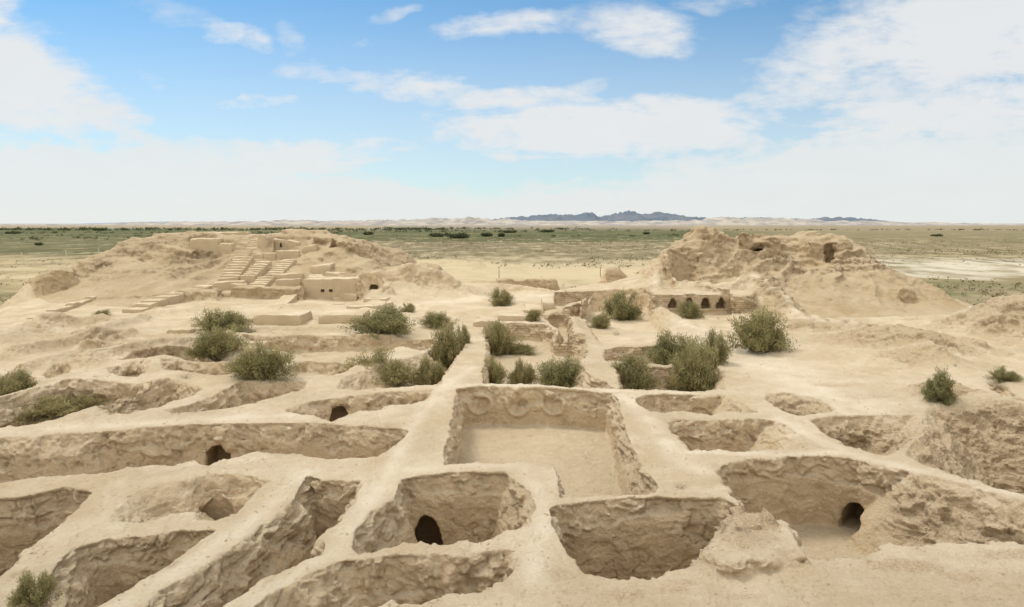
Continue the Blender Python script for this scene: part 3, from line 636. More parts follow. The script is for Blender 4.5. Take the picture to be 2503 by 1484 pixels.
    a, b, c2, dd = gidf(i, j - 1, k - 1), gidf(i, j, k - 1), gidf(i, j, k), gidf(i, j - 1, k)
    q = np.stack([a, b, c2, dd], 1); q[~s] = q[~s][:, ::-1]; quads.append(q)
    # v edges
    d = neg[1:-1, :-1, 1:-1] != neg[1:-1, 1:, 1:-1]; i, j, k = np.nonzero(d); i = i + 1; k = k + 1; s = neg[i, j, k]
    q = np.stack([gidf(i - 1, j, k - 1), gidf(i - 1, j, k), gidf(i, j, k), gidf(i, j, k - 1)], 1); q[~s] = q[~s][:, ::-1]; quads.append(q)
    # w edges
    d = neg[1:-1, :-1, :-1] != neg[1:-1, :-1, 1:]; i, j, k = np.nonzero(d); i = i + 1
    ok = (j + j0) > 0; i, j, k = i[ok], j[ok], k[ok]; s = neg[i, j, k]
    q = np.stack([gidf(i - 1, j - 1, k), gidf(i, j - 1, k), gidf(i, j, k), gidf(i - 1, j, k)], 1); q[~s] = q[~s][:, ::-1]; quads.append(q)
    return V, gid, Gt, Tt, np.concatenate(quads)
Vs, Gs, Grs, Tts, Qs = [], [], [], [], []
CH = 40
for j0 in range(0, NJ - 1, CH):
    r_ = chunk(j0, min(j0 + CH, NJ - 1))
    for a, b in zip((Vs, Gs, Grs, Tts, Qs), r_): a.append(b)
V = np.concatenate(Vs); G = np.concatenate(Gs); GR = np.concatenate(Grs); TT = np.concatenate(Tts); Q = np.concatenate(Qs)
order = np.argsort(G); Gsort = G[order]
pos = np.searchsorted(Gsort, Q); pos = np.clip(pos, 0, len(Gsort) - 1)
okq = (Gsort[pos] == Q).all(1)
Q = order[pos[okq]].astype(np.int32)
print('net', len(V), len(Q), 'dropped', int((~okq).sum()), round(time.time() - T0, 1))
del Vs, Gs, Grs, Tts, Qs
def vnormals(V, Q):
    n = np.cross(V[Q[:, 2]] - V[Q[:, 0]], V[Q[:, 3]] - V[Q[:, 1]])
    N = np.zeros_like(V)
    for k in range(4):
        for d in range(3): N[:, d] += np.bincount(Q[:, k], n[:, d], len(V)).astype(np.float32)
    return N / (np.linalg.norm(N, axis=1)[:, None] + 1e-9)
# one smoothing pass to remove grid stepping
def smooth(V, Q, f=0.5):
    S = np.zeros_like(V); C = np.zeros(len(V), np.float32)
    for a, b in ((0, 1), (1, 2), (2, 3), (3, 0)):
        for s, t in ((a, b), (b, a)):
            for d in range(3): S[:, d] += np.bincount(Q[:, s], V[Q[:, t], d], len(V)).astype(np.float32)
            C += np.bincount(Q[:, s], minlength=len(V))
    m = C > 0; out = V.copy(); out[m] = V[m] * (1 - f) + f * S[m] / C[m][:, None]
    return out
V = smooth(V, Q, 0.35)
N = vnormals(V, Q)
if N[len(N) // 2:, 2].mean() < 0: Q = Q[:, ::-1].copy(); N = -N
BASEV = V.copy(); BASEN = N.copy()
# ---- relief on the surface
x, y, z = V[:, 0], V[:, 1], V[:, 2]
steep = np.clip(1.15 - np.abs(N[:, 2]) * 1.15, 0, 1); steep = np.clip(steep * 1.6, 0, 1)
depth = np.clip(TT - z, 0, 8)
upper = np.clip(1.5 - depth / 0.9, 0.35, 1)
wx = x + 0.3 * noise3(x * 1.1, y * 1.1, z * 1.1); wz = z + 0.25 * noise3(x * 0.9 + 7, y * 0.9, z * 0.9)
rg = 1 - np.abs(noise3(wx * 1.3, y * 1.3 + 3, wz * 1.5)) * 2
rg2 = 1 - np.abs(noise3(wx * 3.1 + 9, y * 3.1, wz * 3.6)) * 2
bed = noise3(x * 0.5, y * 0.5, wz * 5.5)
n1 = noise3(x * 0.7, y * 0.7, z * 0.8)
fine = noise3(x * 6.5, y * 6.5, z * 6.5)
fine2 = noise3(x * 11 + 5, y * 11, z * 11)
flake = np.clip(noise3(x * 1.9 + 4, y * 1.9, z * 1.9 + 8) * 3 + 0.2, -0.5, 0.5)
sc = 1 + np.clip((z - 2) / 3, 0, 1) * 1.1
def rot(x, y, z, a, f, o):
    ca, sa = math.cos(a), math.sin(a)
    return (x * ca - z * sa) * f + o, (y * ca + x * sa * 0.3) * f - o * 0.7, (x * sa + z * ca) * f + o * 1.3
def fbm(x, y, z, f, n, o=0.0, g=0.55, l=2.03):
    t = 0; a = 1.0
    for i in range(n):
        t = t + a * noise3(*rot(x, y, z, 0.7 * i + 0.3, f, o + 11.3 * i)); a *= g; f *= l
    return t
def plates(v, w=0.06):
    return np.clip(v / w, -1, 1)
fA = fbm(wx, y, wz, 0.75, 5, 2.0)
fB = fbm(wx, y, wz * 1.25, 1.9, 4, 9.0)
pl1 = plates(fbm(wx, y, wz * 1.2, 0.95, 4, 31.0) - 0.05, 0.09)
pl2 = plates(fbm(wx, y, wz * 1.3, 1.9, 3, 47.0) - 0.15, 0.10)
crk = np.clip(1 - np.abs(fbm(wx, y, wz, 0.8, 4, 71.0)) * 16, 0, 1) * np.clip(n1 * 3, 0, 1)
craggy = np.clip((z - 3.0) / 2.5, 0.25, 1) * np.where(y > 70, 1, 0)
deeppit = np.clip((depth - 0.2) / 0.5, 0, 1)
line = 1.15 + 0.55 * noise3(x * 0.55, y * 0.55, 0 * z + 5) + 0.2 * noise3(x * 2, y * 2, z)
crust = 1 - np.clip((depth - line) / 0.10 + 0.5, 0, 1)      # 1 above the line where the plaster has fallen off
dsp = steep * (0.04 * fA + 0.035 * fB + 0.025 * pl1 + 0.016 * fine + 0.012 * fine2 - 0.09 * crk)
dsp += steep * crust * (-0.06 + 0.05 * fA + 0.06 * fB + 0.05 * pl1 + 0.05 * pl2 + 0.02 * bed + 0.02 * fine)
dsp += steep * (0.045 * noise3(x * 2.6 + 8, y * 2.6, z * 0.45) + 0.02 * noise3(x * 5.2 + 2, y * 5.2, z * 0.8) + 0.018 * noise3(x * 0.6, y * 0.6, wz * 9))
dsp += steep * craggy * (0.22 * fbm(x, y, z, 0.5, 4, 5.0) + 0.10 * pl1 + 0.15 * noise3(x * 0.6, y * 0.6, wz * 3.2) + 0.10 * fB)
rock = np.clip((GR - 0.55) * 3, 0, 1) * (y < 27)
dsp += rock * (0.12 * fbm(x, y, z, 1.3, 4, 15.0) + 0.07 * pl1 + 0.05 * pl2 - 0.10 * crk)
dsp += steep * GR * (0.16 * fB + 0.07 * pl2 + 0.08 * pl1)
dsp += (1 - steep) * (0.022 * noise3(x * 2.3, y * 2.3, z) + 0.024 * fB + 0.014 * fine + 0.02 * np.clip(pl2, 0, 1) + GR * (0.09 * fB + 0.05 * pl2))
for (cx, cy, cz_, w, hh, dep, ang, p) in CAVE:
    q_ = np.hypot(V[:, 0] - cx + math.sin(ang) * dep * 0.5, V[:, 1] - cy - math.cos(ang) * dep * 0.5)
    dsp *= 1 - 0.35 * ((q_ < w * 0.5 + dep * 0.5) & (V[:, 2] > cz_ - 0.2) & (V[:, 2] < cz_ + hh + 0.25))
# foot marks and small pocks on the flat tops
pk = noise3(x * 1.7 + 30, y * 1.7, 0 * z + 3.3)
dsp -= (1 - steep) * 0.10 * np.clip(pk - 0.62, 0, 1) * 3
V = V + N * dsp[:, None]
# round niches of the hall wall
HN = wallD('z5', 1200, 130) - 0.2
for X, Y in [(990, 212), (1225, 222), (1440, 204)]:
    nx_, ny_, nz_ = atD('z5', X, Y, HN); nz_ -= 0.12
    rr = np.hypot(V[:, 0] - nx_, V[:, 2] - nz_)
    m = (np.abs(V[:, 1] - HN) < 1.0) & (rr < 1.1) & (V[:, 2] < nz_ + 0.35) & (V[:, 2] > -1.95)
    fade = np.clip((nz_ + 0.35 - V[:, 2]) / 0.3, 0, 1)
    V[:, 1] += np.where(m, (np.clip((0.56 - rr) / 0.08, 0, 1) * 0.22 - np.exp(-((rr - 0.70) / 0.09) ** 2) * 0.12) * fade, 0).astype(np.float32)
# cave darkness (shade painted into the colour inside the openings)
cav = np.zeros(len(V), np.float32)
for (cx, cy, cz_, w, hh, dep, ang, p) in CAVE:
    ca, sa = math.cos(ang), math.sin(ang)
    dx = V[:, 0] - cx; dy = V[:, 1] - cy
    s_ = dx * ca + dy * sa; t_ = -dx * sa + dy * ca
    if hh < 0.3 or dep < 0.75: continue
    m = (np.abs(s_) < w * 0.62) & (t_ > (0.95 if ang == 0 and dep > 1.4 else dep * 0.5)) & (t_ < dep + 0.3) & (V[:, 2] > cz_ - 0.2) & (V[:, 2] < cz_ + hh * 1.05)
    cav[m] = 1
# pale trodden paths
pale = np.zeros(len(V), np.float32)
for zz, pts, r in [('z5', [(960, 0), (780, 110), (560, 370), (430, 640), (280, 870), (100, 1130), (-200, 1330), (-400, 1480)], 0.45),
                   ('z5', [(840, 120), (1200, 108), (1850, 148), (2300, 155)], 0.35), ('z5', [(560, 630), (900, 612), (1250, 625), (1380, 800), (1390, 900), (1340, 1150), (1300, 1330)], 0.45),
                   ('z6', [(0, 180), (120, 280), (330, 560), (480, 640)], 0.6), ('z6', [(950, 320), (1200, 450), (1500, 560), (2100, 715), (2473, 800)], 0.4),
                   ('z6', [(400, 530), (900, 530), (1400, 520)], 0.35), ('z4', [(0, 400), (900, 345), (1700, 310), (1900, 290)], 0.8),
                   ('z4', [(1900, 640), (1500, 1000), (1000, 1330), (700, 1500)], 0.4), ('z2', [(1400, 800), (1300, 900), (1400, 960)], 1.0),
                   ('z3', [(800, 540), (950, 590), (1130, 660), (1300, 740), (1420, 770)], 0.6), ('z3', [(585, 385), (620, 340), (690, 295)], 0.5),
                   ('z3', [(300, 700), (800, 850), (1000, 1000), (1400, 1180)], 3.0), ('z3', [(0, 460), (400, 455), (780, 462)], 0.8),
                   ('z2', [(500, 560), (900, 520), (1300, 500)], 3.0)]:
    W = [atz(zz, X, Y, 1.75 if (zz == 'z3' and Y < 480 and X < 800 and r != 0.5) else 0)[:2] if r != 0.5 else atD(zz, X, Y, 88)[:2] for X, Y in pts]
    d = line_dist(V[:, 0], V[:, 1], W)
    pale = np.maximum(pale, np.exp(-(d / r) ** 2) * (0.7 + 0.5 * noise2(V[:, 0] / 0.8, V[:, 1] / 0.8, 61)))
pale *= np.clip((N[:, 2] - 0.75) * 5, 0, 1) * (z > -1.0)
# dry patches on the open ground at the right and front
for zz, X, Y, rx, ry, g in [('z6', 1300, 110, 2.0, .6, .6), ('z6', 1450, 190, 2.6, .7, .65), ('z3', 980, 850, 1.2, .8, .5), ('z6', 1100, 55, .9, .6, .45), ('z6', 700, 1080, 1.3, 1.6, .8), ('z5', 1460, 1280, 0.6, .5, .5), ('z5', 1880, 1400, .8, .3, .55),
                            ('z5', 2180, 1380, .7, .3, .5), ('z6', 350, 1340, .7, .3, .5), ('z6', 1750, 1240, 1.4, .5, .6), ('z6', 2380, 1160, 1.3, .4, .5), ('z6', 2200, 1430, .6, .3, .6), ('z6', 2100, 1300, 1.0, .4, .5),
                            ('z5', 1590, 1390, .8, .25, .45), ('z6', 750, 1420, .8, .2, .45), ('z3', 1500, 940, 2.0, .4, .35), ('z3', 1650, 950, 2, .5, .4), ('z2', 1450, 385, 2, 1, .4),
                            ('z5', 1450, 380, 1.2, 1.0, .35), ('z5', 1050, 440, .5, .4, .4), ('z5', 900, 400, 1.0, 1.0, .2), ('z1', 700, 520, 9, 2, .25), ('z1', 100, 620, 6, 3, .3), ('z1', 380, 800, 6, 2, .3), ('z1', 500, 690, 4, 1.0, .45), ('z1', 860, 660, 3, .8, .45)]:
    bx, by, _ = atz(zz, X, Y, 0)
    q2 = ((x - bx) / rx) ** 2 + ((y - by) / ry) ** 2
    GR = np.maximum(GR, g * np.clip(1.25 - q2, 0, 1))
# rough weathered ground at the foot of the picture
GR = np.maximum(GR, 0.30 * np.clip((17.5 - y) / 4, 0, 1) * (x > -3))
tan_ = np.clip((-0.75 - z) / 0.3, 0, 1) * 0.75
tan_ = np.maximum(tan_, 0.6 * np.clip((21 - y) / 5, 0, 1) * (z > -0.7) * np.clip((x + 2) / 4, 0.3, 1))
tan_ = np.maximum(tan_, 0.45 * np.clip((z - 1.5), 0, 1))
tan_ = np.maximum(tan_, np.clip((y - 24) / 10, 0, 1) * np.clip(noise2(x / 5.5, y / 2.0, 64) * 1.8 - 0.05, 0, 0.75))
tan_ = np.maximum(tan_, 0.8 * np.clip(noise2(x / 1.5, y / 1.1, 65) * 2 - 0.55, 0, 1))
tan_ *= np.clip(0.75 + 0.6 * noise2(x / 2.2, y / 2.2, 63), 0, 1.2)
N = vnormals(V, Q)
print('relief', round(time.time() - T0, 1))

# ------------------------------------------------------------------ split the surface into things
fc = BASEV[Q].mean(1); fx, fy, fz = fc[:, 0], fc[:, 1], fc[:, 2]
fnz = BASEN[Q].mean(1)[:, 2]
Tf, _ = top_height(fx, fy)
WALLS = []
def wall(z, pts, hw, label, zmin=-0.9, ref=0.0):
    WALLS.append(([atz(z, X, Y, ref)[:2] for X, Y in pts], hw, label))
wall('z5', [(830, 100), (1200, 95), (1860, 130)], 1.2, 'thin crumbling wall with three round niches at the back of the large sunken hall')
wall('z5', [(-1300, 350), (-500, 320), (60, 300), (420, 230)], 1.5, 'long thick wall with a half buried arched hole, behind the long narrow trench at left')
wall('z5', [(960, -60), (760, 100), (700, 190)], 1.3, 'narrow slanting wall running from the hall corner up between the green bushes')
wall('z5', [(700, 190), (560, 380), (430, 640)], 2.0, 'broad slanting wall with trodden top along the left side of the large sunken hall')
wall('z5', [(420, 650), (280, 870), (100, 1130), (-250, 1360), (-600, 1600)], 1.7, 'slanting wall with trodden top running down to the bottom edge past the room with the arched doorway')
wall('z5', [(1880, 150), (1960, 330), (2100, 560), (2200, 740)], 1.6, 'thick wall with fluted crumbling face along the right side of the large sunken hall')
wall('z5', [(480, 640), (800, 620), (1180, 625), (1340, 720)], 1.3, 'wall between the sunken hall and the room with the small arched doorway')
wall('z5', [(1340, 730), (1390, 860), (1390, 1000)], 1.7, 'stubby rounded wall between the arched doorway room and the deep plastered pit')
wall('z5', [(1440, 800), (1800, 795), (2200, 780), (2400, 800)], 1.3, 'wall across the front of the sunken hall above the deep plastered pit')
wall('z5', [(240, 1170), (700, 1130), (1000, 1110), (1200, 1060)], 1.2, 'low rounded wall in front of the room with the arched doorway')
wall('z4', [(-300, 790), (300, 710), (1000, 660), (1700, 580), (2200, 600)], 1.4, 'long pale wall along the near side of the narrow trench at left')
wall('z4', [(1790, 650), (1600, 830), (1400, 1000), (1100, 1220), (700, 1480)], 1.7, 'thick slanting wall with deeply furrowed right face at lower left')
wall('z4', [(650, 980), (1000, 950), (1300, 940)], 1.3, 'short curved wall between the oval hollow and the pit below it at left')
wall('z4', [(650, 760), (500, 900), (300, 1120), (60, 1400)], 1.5, 'smooth leaning wall beside the pit at the left edge')
wall('z6', [(90, 270), (500, 290), (950, 300)], 0.9, 'thin wall between two small rectangular rooms right of the hall')
wall('z6', [(420, 540), (900, 530), (1300, 530)], 1.1, 'wall top dividing the shallow rubble filled room from the deepest pit at right')
wall('z6', [(870, 270), (1100, 380), (1300, 480), (1600, 570), (2100, 720), (2473, 800), (2800, 880)], 1.5, 'long slanting wall with rubbly face running off the right edge')
wall('z6', [(600, 700), (700, 880), (850, 960), (960, 1080), (1060, 1200)], 1.5, 'pocked rubble spur between the deep plastered pit and the deepest pit')
wall('z6', [(70, 140), (400, 145), (650, 160)], 0.9, 'thin pale wall top behind the small rectangular room, in front of the big bushes')
wall('z6', [(1000, 320), (1300, 290), (1800, 260)], 0.8, 'pale worn wall edge above the V shaped hollow at right')
wall('z2', [(960, 690), (1180, 658), (1400, 662), (1460, 700)], 1.4, 'free standing rounded stub wall behind a drooping bush in the middle')
wall('z2', [(1545, 600), (1620, 730), (1660, 830), (1720, 960), (1820, 1040)], 1.9, 'worn winding wall between the two middle rooms')
wall('z2', [(1680, 780), (1860, 800), (2080, 805)], 1.0, 'low cracked wall beyond the largest green bush')
wall('z2', [(1850, 935), (2000, 920), (2150, 935)], 0.8, 'low pale wall half hidden in the largest green bush')
wall('z2', [(0, 755), (400, 742), (740, 765)], 1.1, 'low eroded wall line behind the left bushes')
wall('z2', [(-40, 910), (200, 910), (450, 830), (650, 830)], 1.0, 'low whitish wall line running left from the tall slanting bushes')
wall('z2', [(2070, 500), (2130, 620), (2200, 690), (2400, 760)], 1.5, 'sloping spur wall descending from the arcade wall to the open ground')
best = np.full(len(fc), 1e9, np.float32); wid = np.full(len(fc), -1, np.int32)
for i, (pts, hw, lab) in enumerate(WALLS):
    d = line_dist(fx, fy, pts) / hw
    m = d < best; best[m] = d[m]; wid[m] = i
pitd = np.full(len(fc), -9.0, np.float32); pfloor = np.zeros(len(fc), np.float32)
for P in PIT:
    m = (fx > P['bb'][0][0]) & (fx < P['bb'][1][0]) & (fy > P['bb'][0][1]) & (fy < P['bb'][1][1])
    a, b = poly_sd(fx[m], fy[m], P['W'], ())
    cur = pitd[m]; up = a > cur; cur[up] = a[up]; pitd[m] = cur
    cf = pfloor[m]; cf[up] = P['base'] - P['depth']; pfloor[m] = cf
isfloor = (pitd > 0) & (fz < pfloor + 0.28)
is_wall = (~isfloor) & (((best < 1.0) & (fz > -0.45)) | ((pitd > -0.1) & (best < 2.3) & (Tf - fz > 0.12)))
obj_id = np.full(len(fc), -1, np.int32)
obj_id[is_wall] = wid[is_wall]
# arcade wall, brick wall, mounds, outer ruins
def inpoly(pts):
    a, _ = poly_sd(fx, fy, np.array(pts), ()); return a > 0
extra = {}
def region(name, mask): extra[name] = mask
arc_poly = [atz('z2', X, Y, 2.0)[:2] for X, Y in [(2050, 500), (2690, 500), (2700, 450), (2050, 450)]]
a_, _ = poly_sd(fx, fy, np.array(arc_poly), ()); m_arc = (a_ > -0.8) & (fz > 0.0)
far_poly = [atz('z2', X, Y, 2.0)[:2] for X, Y in [(1420, 600), (2060, 500), (2060, 450), (1420, 450)]]
a_, _ = poly_sd(fx, fy, np.array(far_poly), ()); m_far = (a_ > -0.5) & (fz > 0.05)
m_rm = inpoly([(20, 83), (22, 125), (75, 125), (75, 70), (47, 70.8), (33, 71), (26.5, 75.5), (24, 79.5)]) & (fz > -0.05) & ~m_arc
m_lm = inpoly([(-85, 125), (-11, 125), (-13, 95), (-20, 92), (-27, 84.2), (-33, 84.2), (-38, 84), (-44, 78), (-58, 84), (-70, 95)]) & (fz > 0.1)
m_out = (fx > -12) & (fx < 17) & (fy > 116.5) & (fy < 127) & (fz > -2.2)
m_pyr = (fx > 15.5) & (fx < 24) & (fy > 107) & (fy < 117) & (fz > -0.3)
base_id = len(WALLS)
open_id = np.full(len(fc), -1, np.int32)
for ic, (cx, cy, cz_, w, hh, dep, ang, p) in enumerate(CAVE):
    if hh < 0.3 or dep < 0.75: continue
    ca, sa = math.cos(ang), math.sin(ang); dx = fx - cx; dy = fy - cy; s_ = dx * ca + dy * sa; t_ = -dx * sa + dy * ca
    thr_ = 0.62 if ang == 0 and dep > 1.4 else dep * 0.35
    open_id[(np.abs(s_) < w * 0.60) & (t_ > thr_) & (t_ < dep + 0.25) & (fz > cz_ + 0.02) & (fz < cz_ + hh + 0.12) & (Tf - fz > 0.35)] = ic
for k, m in enumerate((m_far, m_arc, m_rm, m_lm, m_out, m_pyr)): obj_id[m] = base_id + k
def submesh(name, mask, mat, parent=None):
    q = Q[mask]
    if len(q) == 0: return None
    used, inv = np.unique(q.ravel(), return_inverse=True)
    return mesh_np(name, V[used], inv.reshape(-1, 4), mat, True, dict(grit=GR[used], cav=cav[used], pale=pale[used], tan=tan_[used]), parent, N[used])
ob_keep = obj_id.copy()
sub_ok = open_id < 0
g = submesh('ground', (obj_id == -1) & sub_ok, M_GROUND); tag(g, kind='structure')
OBJ_OF = {}
for i, (pts, hw, lab) in enumerate(WALLS):
    o = submesh('mud_wall', (obj_id == i) & sub_ok, M_BRICK if ('stub wall' in lab or 'winding wall' in lab or 'cracked wall' in lab) else M_WALL)
    if o: tag(o, lab, 'wall', 'excavated mud brick walls of the ruin'); OBJ_OF[i] = o
o = submesh('brick_wall', obj_id == base_id, M_BRICK); tag(o, 'low crumbling mud brick wall with coursed bricks behind the middle bushes', 'wall')
o = submesh('arcade_wall', (obj_id == base_id + 1) & sub_ok, M_BRICK); AW = o; tag(o, 'mud brick wall with a row of four pointed arched niches', 'wall')
RT = empty('ruined_tower', (38, 90, 0)); tag(RT, 'steep eroded clay mound crowned by jagged tower stumps and a small arch', 'ruined tower')
RT_INV = Matrix.Translation(Vector((-38, -90, 0))); rtm = obj_id == base_id + 2
st1 = rtm & (fz > 4.9) & (fx < 32.6) & (fy < 100.5); st2 = rtm & (fz > 5.4) & (fx > 33.6) & (fx < 41.5) & (fy < 99); st3 = rtm & (fz > 4.9) & (fx > 46) & (fx < 57) & (fy < 98.5) & (fz > Tf - 1.5)
RTP = []
for nm, mk, lab in (('mound', rtm & ~st1 & ~st2 & ~st3, None), ('tower_stump', st1, 'tall horn shaped stump at the left end of the crest'), ('tower_stump', st2, 'narrow upright stump pierced by the small arch'), ('tower_stump', st3, 'bulky crag split by a dark crevice')):
    o = submesh(nm, mk & (open_id < 0) if nm == 'tower_stump' else mk & (open_id < 0), M_MOUND, RT)
    if o:
        o.matrix_parent_inverse = RT_INV
        if lab: o['label'] = lab
        RTP.append(o)
LT = empty('ruined_citadel', (-30, 95, 0)); tag(LT, 'broad eroded mound at left with restored stairways and plastered walls', 'ruined citadel')
LT_INV = Matrix.Translation(Vector((30, -95, 0)))
o = submesh('mound', obj_id == base_id + 3, M_MOUND, LT)
if o: o.matrix_parent_inverse = LT_INV
o = submesh('outer_wall', obj_id == base_id + 4, M_MOUND); 
if o: tag(o, 'long low weathered outer wall beyond the citadel edge', 'wall')
o = submesh('wall_stub', obj_id == base_id + 5, M_MOUND)
if o: tag(o, 'small pyramid shaped wall remnant left of the steep mound', 'wall remnant')
names_ = {}
tops = [o for o in COL.objects if o.type == 'MESH' and o.parent is None and o.name.split('.')[0] in ('mud_wall', 'arcade_wall')]
# the openings are parts of the wall they pierce
wall_obj = {}
k_ = 0
for i in range(len(WALLS)):
    nm = OBJ_OF.get(i)
    if nm: wall_obj[i] = nm
wall_obj[base_id + 1] = AW
for ic in np.unique(open_id[open_id >= 0]):
    mk = (open_id == ic) & ~((obj_id >= base_id) & (obj_id != base_id + 1) & (obj_id != base_id + 2))
    if mk.sum() < 12: continue
    wi_ = np.bincount(np.where(obj_id[mk] < 0, np.argmax(obj_id[mk]) * 0 + base_id + 7, obj_id[mk])).argmax()
    if wi_ == base_id + 7:
        c0 = CAVE[ic]; dd_ = [line_dist(np.array([c0[0]]), np.array([c0[1]]), WALLS[i][0])[0] / WALLS[i][1] for i in range(len(WALLS))]; wi_ = int(np.argmin(dd_))
    par = (RTP[2] if (CAVE[ic][0] < 42 and CAVE[ic][2] > 4) else RTP[3] if CAVE[ic][2] > 4 else RTP[0]) if wi_ == base_id + 2 else wall_obj.get(int(wi_))
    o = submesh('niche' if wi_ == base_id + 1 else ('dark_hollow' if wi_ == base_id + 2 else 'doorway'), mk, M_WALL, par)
print('split', round(time.time() - T0, 1))
del best, wid

# ------------------------------------------------------------------ restored plaster blocks and stairs
def block_geo(quad, zt, zb, n=1, rough=0.045, rnd=0.09, cell=0.35, seed=0):
    """quad: 4 xy corners (front-left, front-right, back-right, back-left); zt: number or 4 numbers; returns V,F of a worn box"""
    q = [Vector((p[0], p[1])) for p in quad]
    zt = [zt] * 4 if isinstance(zt, (int, float)) else zt
    wd = max((q[1] - q[0]).length, (q[2] - q[3]).length); dd = max((q[3] - q[0]).length, (q[2] - q[1]).length); hh = max(zt) - zb
    na = max(2, min(40, int(wd / cell))); nb = max(2, min(40, int(dd / cell))); nc = max(2, min(14, int(hh / cell)))
    idx = {}; Vv = []; Ff = []
    def P(a, b, c_):
        k = (a, b, c_)
        if k in idx: return idx[k]
        s, t, r = a / na, b / nb, c_ / nc
        e = q[0].lerp(q[1], s).lerp(q[3].lerp(q[2], s), t)
        top = (zt[0] * (1 - s) + zt[1] * s) * (1 - t) + (zt[3] * (1 - s) + zt[2] * s) * t
        Vv.append((e.x, e.y, zb + (top - zb) * r)); idx[k] = len(Vv) - 1
        return idx[k]
    for a in range(na):
        for b in range(nb):
            Ff.append((P(a, b, nc), P(a + 1, b, nc), P(a + 1, b + 1, nc), P(a, b + 1, nc)))
            Ff.append((P(a, b + 1, 0), P(a + 1, b + 1, 0), P(a + 1, b, 0), P(a, b, 0)))
    for a in range(na):
        for c_ in range(nc):
            Ff.append((P(a, 0, c_), P(a + 1, 0, c_), P(a + 1, 0, c_ + 1), P(a, 0, c_ + 1)))
            Ff.append((P(a + 1, nb, c_), P(a, nb, c_), P(a, nb, c_ + 1), P(a + 1, nb, c_ + 1)))
    for b in range(nb):
        for c_ in range(nc):
            Ff.append((P(0, b + 1, c_), P(0, b, c_), P(0, b, c_ + 1), P(0, b + 1, c_ + 1)))
            Ff.append((P(na, b, c_), P(na, b + 1, c_), P(na, b + 1, c_ + 1), P(na, b, c_ + 1)))
    A = np.array(Vv, np.float32); Fq = np.array(Ff, np.int32)
    # worn, slightly rounded outline
    ctr = A.mean(0)
    top = A[:, 2] > zb + (max(zt) - zb) * 0.98
    edge = np.zeros(len(A))
    for (a, b, c_), i in idx.items():
        k = (a in (0, na)) + (b in (0, nb)) + (c_ == nc)
        if k >= 2: edge[i] = k - 1
    d = ctr - A; d /= (np.linalg.norm(d, axis=1)[:, None] + 1e-6)
    d[:, 2] = np.minimum(d[:, 2], 0) * 2
    A = A + d * (edge * rnd * (1 + 0.9 * noise3(A[:, 0] * 2, A[:, 1] * 2, A[:, 2] * 2)))[:, None]
    s = 1.0 + 0
    A[:, 0] += rough * noise3(A[:, 0] * 1.3 + 3, A[:, 1] * 1.3, A[:, 2] * 1.3) * 1.6
    A[:, 1] += rough * noise3(A[:, 0] * 1.3, A[:, 1] * 1.3 + 5, A[:, 2] * 1.3) * 1.6
    A[:, 2] += rough * noise3(A[:, 0] * 0.9, A[:, 1] * 0.9, A[:, 2] * 1.3 + 7) * 1.4 * (A[:, 2] > zb + 0.01)
    return A, Fq
def join_geo(parts):
    Vv, Ff, o = [], [], 0
    for a, f in parts: Vv.append(a); Ff.append(f + o); o += len(a)
    return np.concatenate(Vv), np.concatenate(Ff)
def blk_obj(name, parts, parent=None, label=None, cat=None, group=None, mat=None):
    a, f = join_geo(parts)
    o = mesh_np(name, a, f, mat or M_PLASTER, False, parent=parent)
    if parent is LT: o.matrix_parent_inverse = LT_INV
    # smooth faces but keep the arrises
    me = o.data; me.polygons.foreach_set('use_smooth', np.ones(len(me.polygons), bool)); me.set_sharp_from_angle(angle=R(38))
    if label: o['label'] = label
    if cat: o['category'] = cat
    if group: o['group'] = group
    return o
def P2(z, X, Y, D): p = atD(z, X, Y, D); return p
def fblk(z, X0, X1, Yt, Yb, g, thick, Yt1=None, Yb1=None, skew=0.0, up=0.0, **kw):
    """front face seen from X0..X1, foot Yb on ground height g, top Yt"""
    a = atz(z, X0, Yb, g); b = atz(z, X1, Yb1 if Yb1 is not None else Yb, g)
    ta = atD(z, X0, Yt, a[1])[2]; tb = atD(z, X1, Yt1 if Yt1 is not None else Yt, b[1])[2]
    ta += up; tb += up
    return block_geo([(a[0], a[1]), (b[0], b[1]), (b[0] + skew, b[1] + thick), (a[0] + skew, a[1] + thick)], [ta, tb, tb, ta], g - 0.8, **kw)
def dblk(z, X0, X1, Yt, D0, thick, Yb, D1=None, Yt1=None, skew=0.0, drop=0.6, **kw):
    D1 = D1 or D0; Yt1 = Yt if Yt1 is None else Yt1
    a = atD(z, X0, Yt, D0); b = atD(z, X1, Yt1, D1); zb = atD(z, X0, Yb, D0)[2]
    return block_geo([(a[0], D0), (b[0], D1), (b[0] + skew, D1 + thick), (a[0] + skew, D0 + thick)], [a[2], b[2], b[2], a[2]], zb - drop, **kw)
def stair(z, pa, Da, pb, Db, width, n, base=1.2, side=(1, 0), **kw):
    """steps from pa (px of the front-left tread corner, at Da) to pb (top); width in metres along side"""
    a = Vector(atD(z, pa[0], pa[1], Da)); b = Vector(atD(z, pb[0], pb[1], Db)); out = []
    s = Vector((side[0], side[1], 0)).normalized() * width
    for i in range(n):
        p = a.lerp(b, i / n); q = a.lerp(b, (i + 1) / n)
        jt = random.uniform(-0.03, 0.03)
        out.append(block_geo([(p.x, p.y), (p.x + s.x, p.y + s.y), (q.x + s.x, q.y + s.y), (q.x, q.y)], q.z + jt, p.z - base - 0.05 * (i % 2), rough=0.03, rnd=0.05, cell=0.6, **kw))
    return out

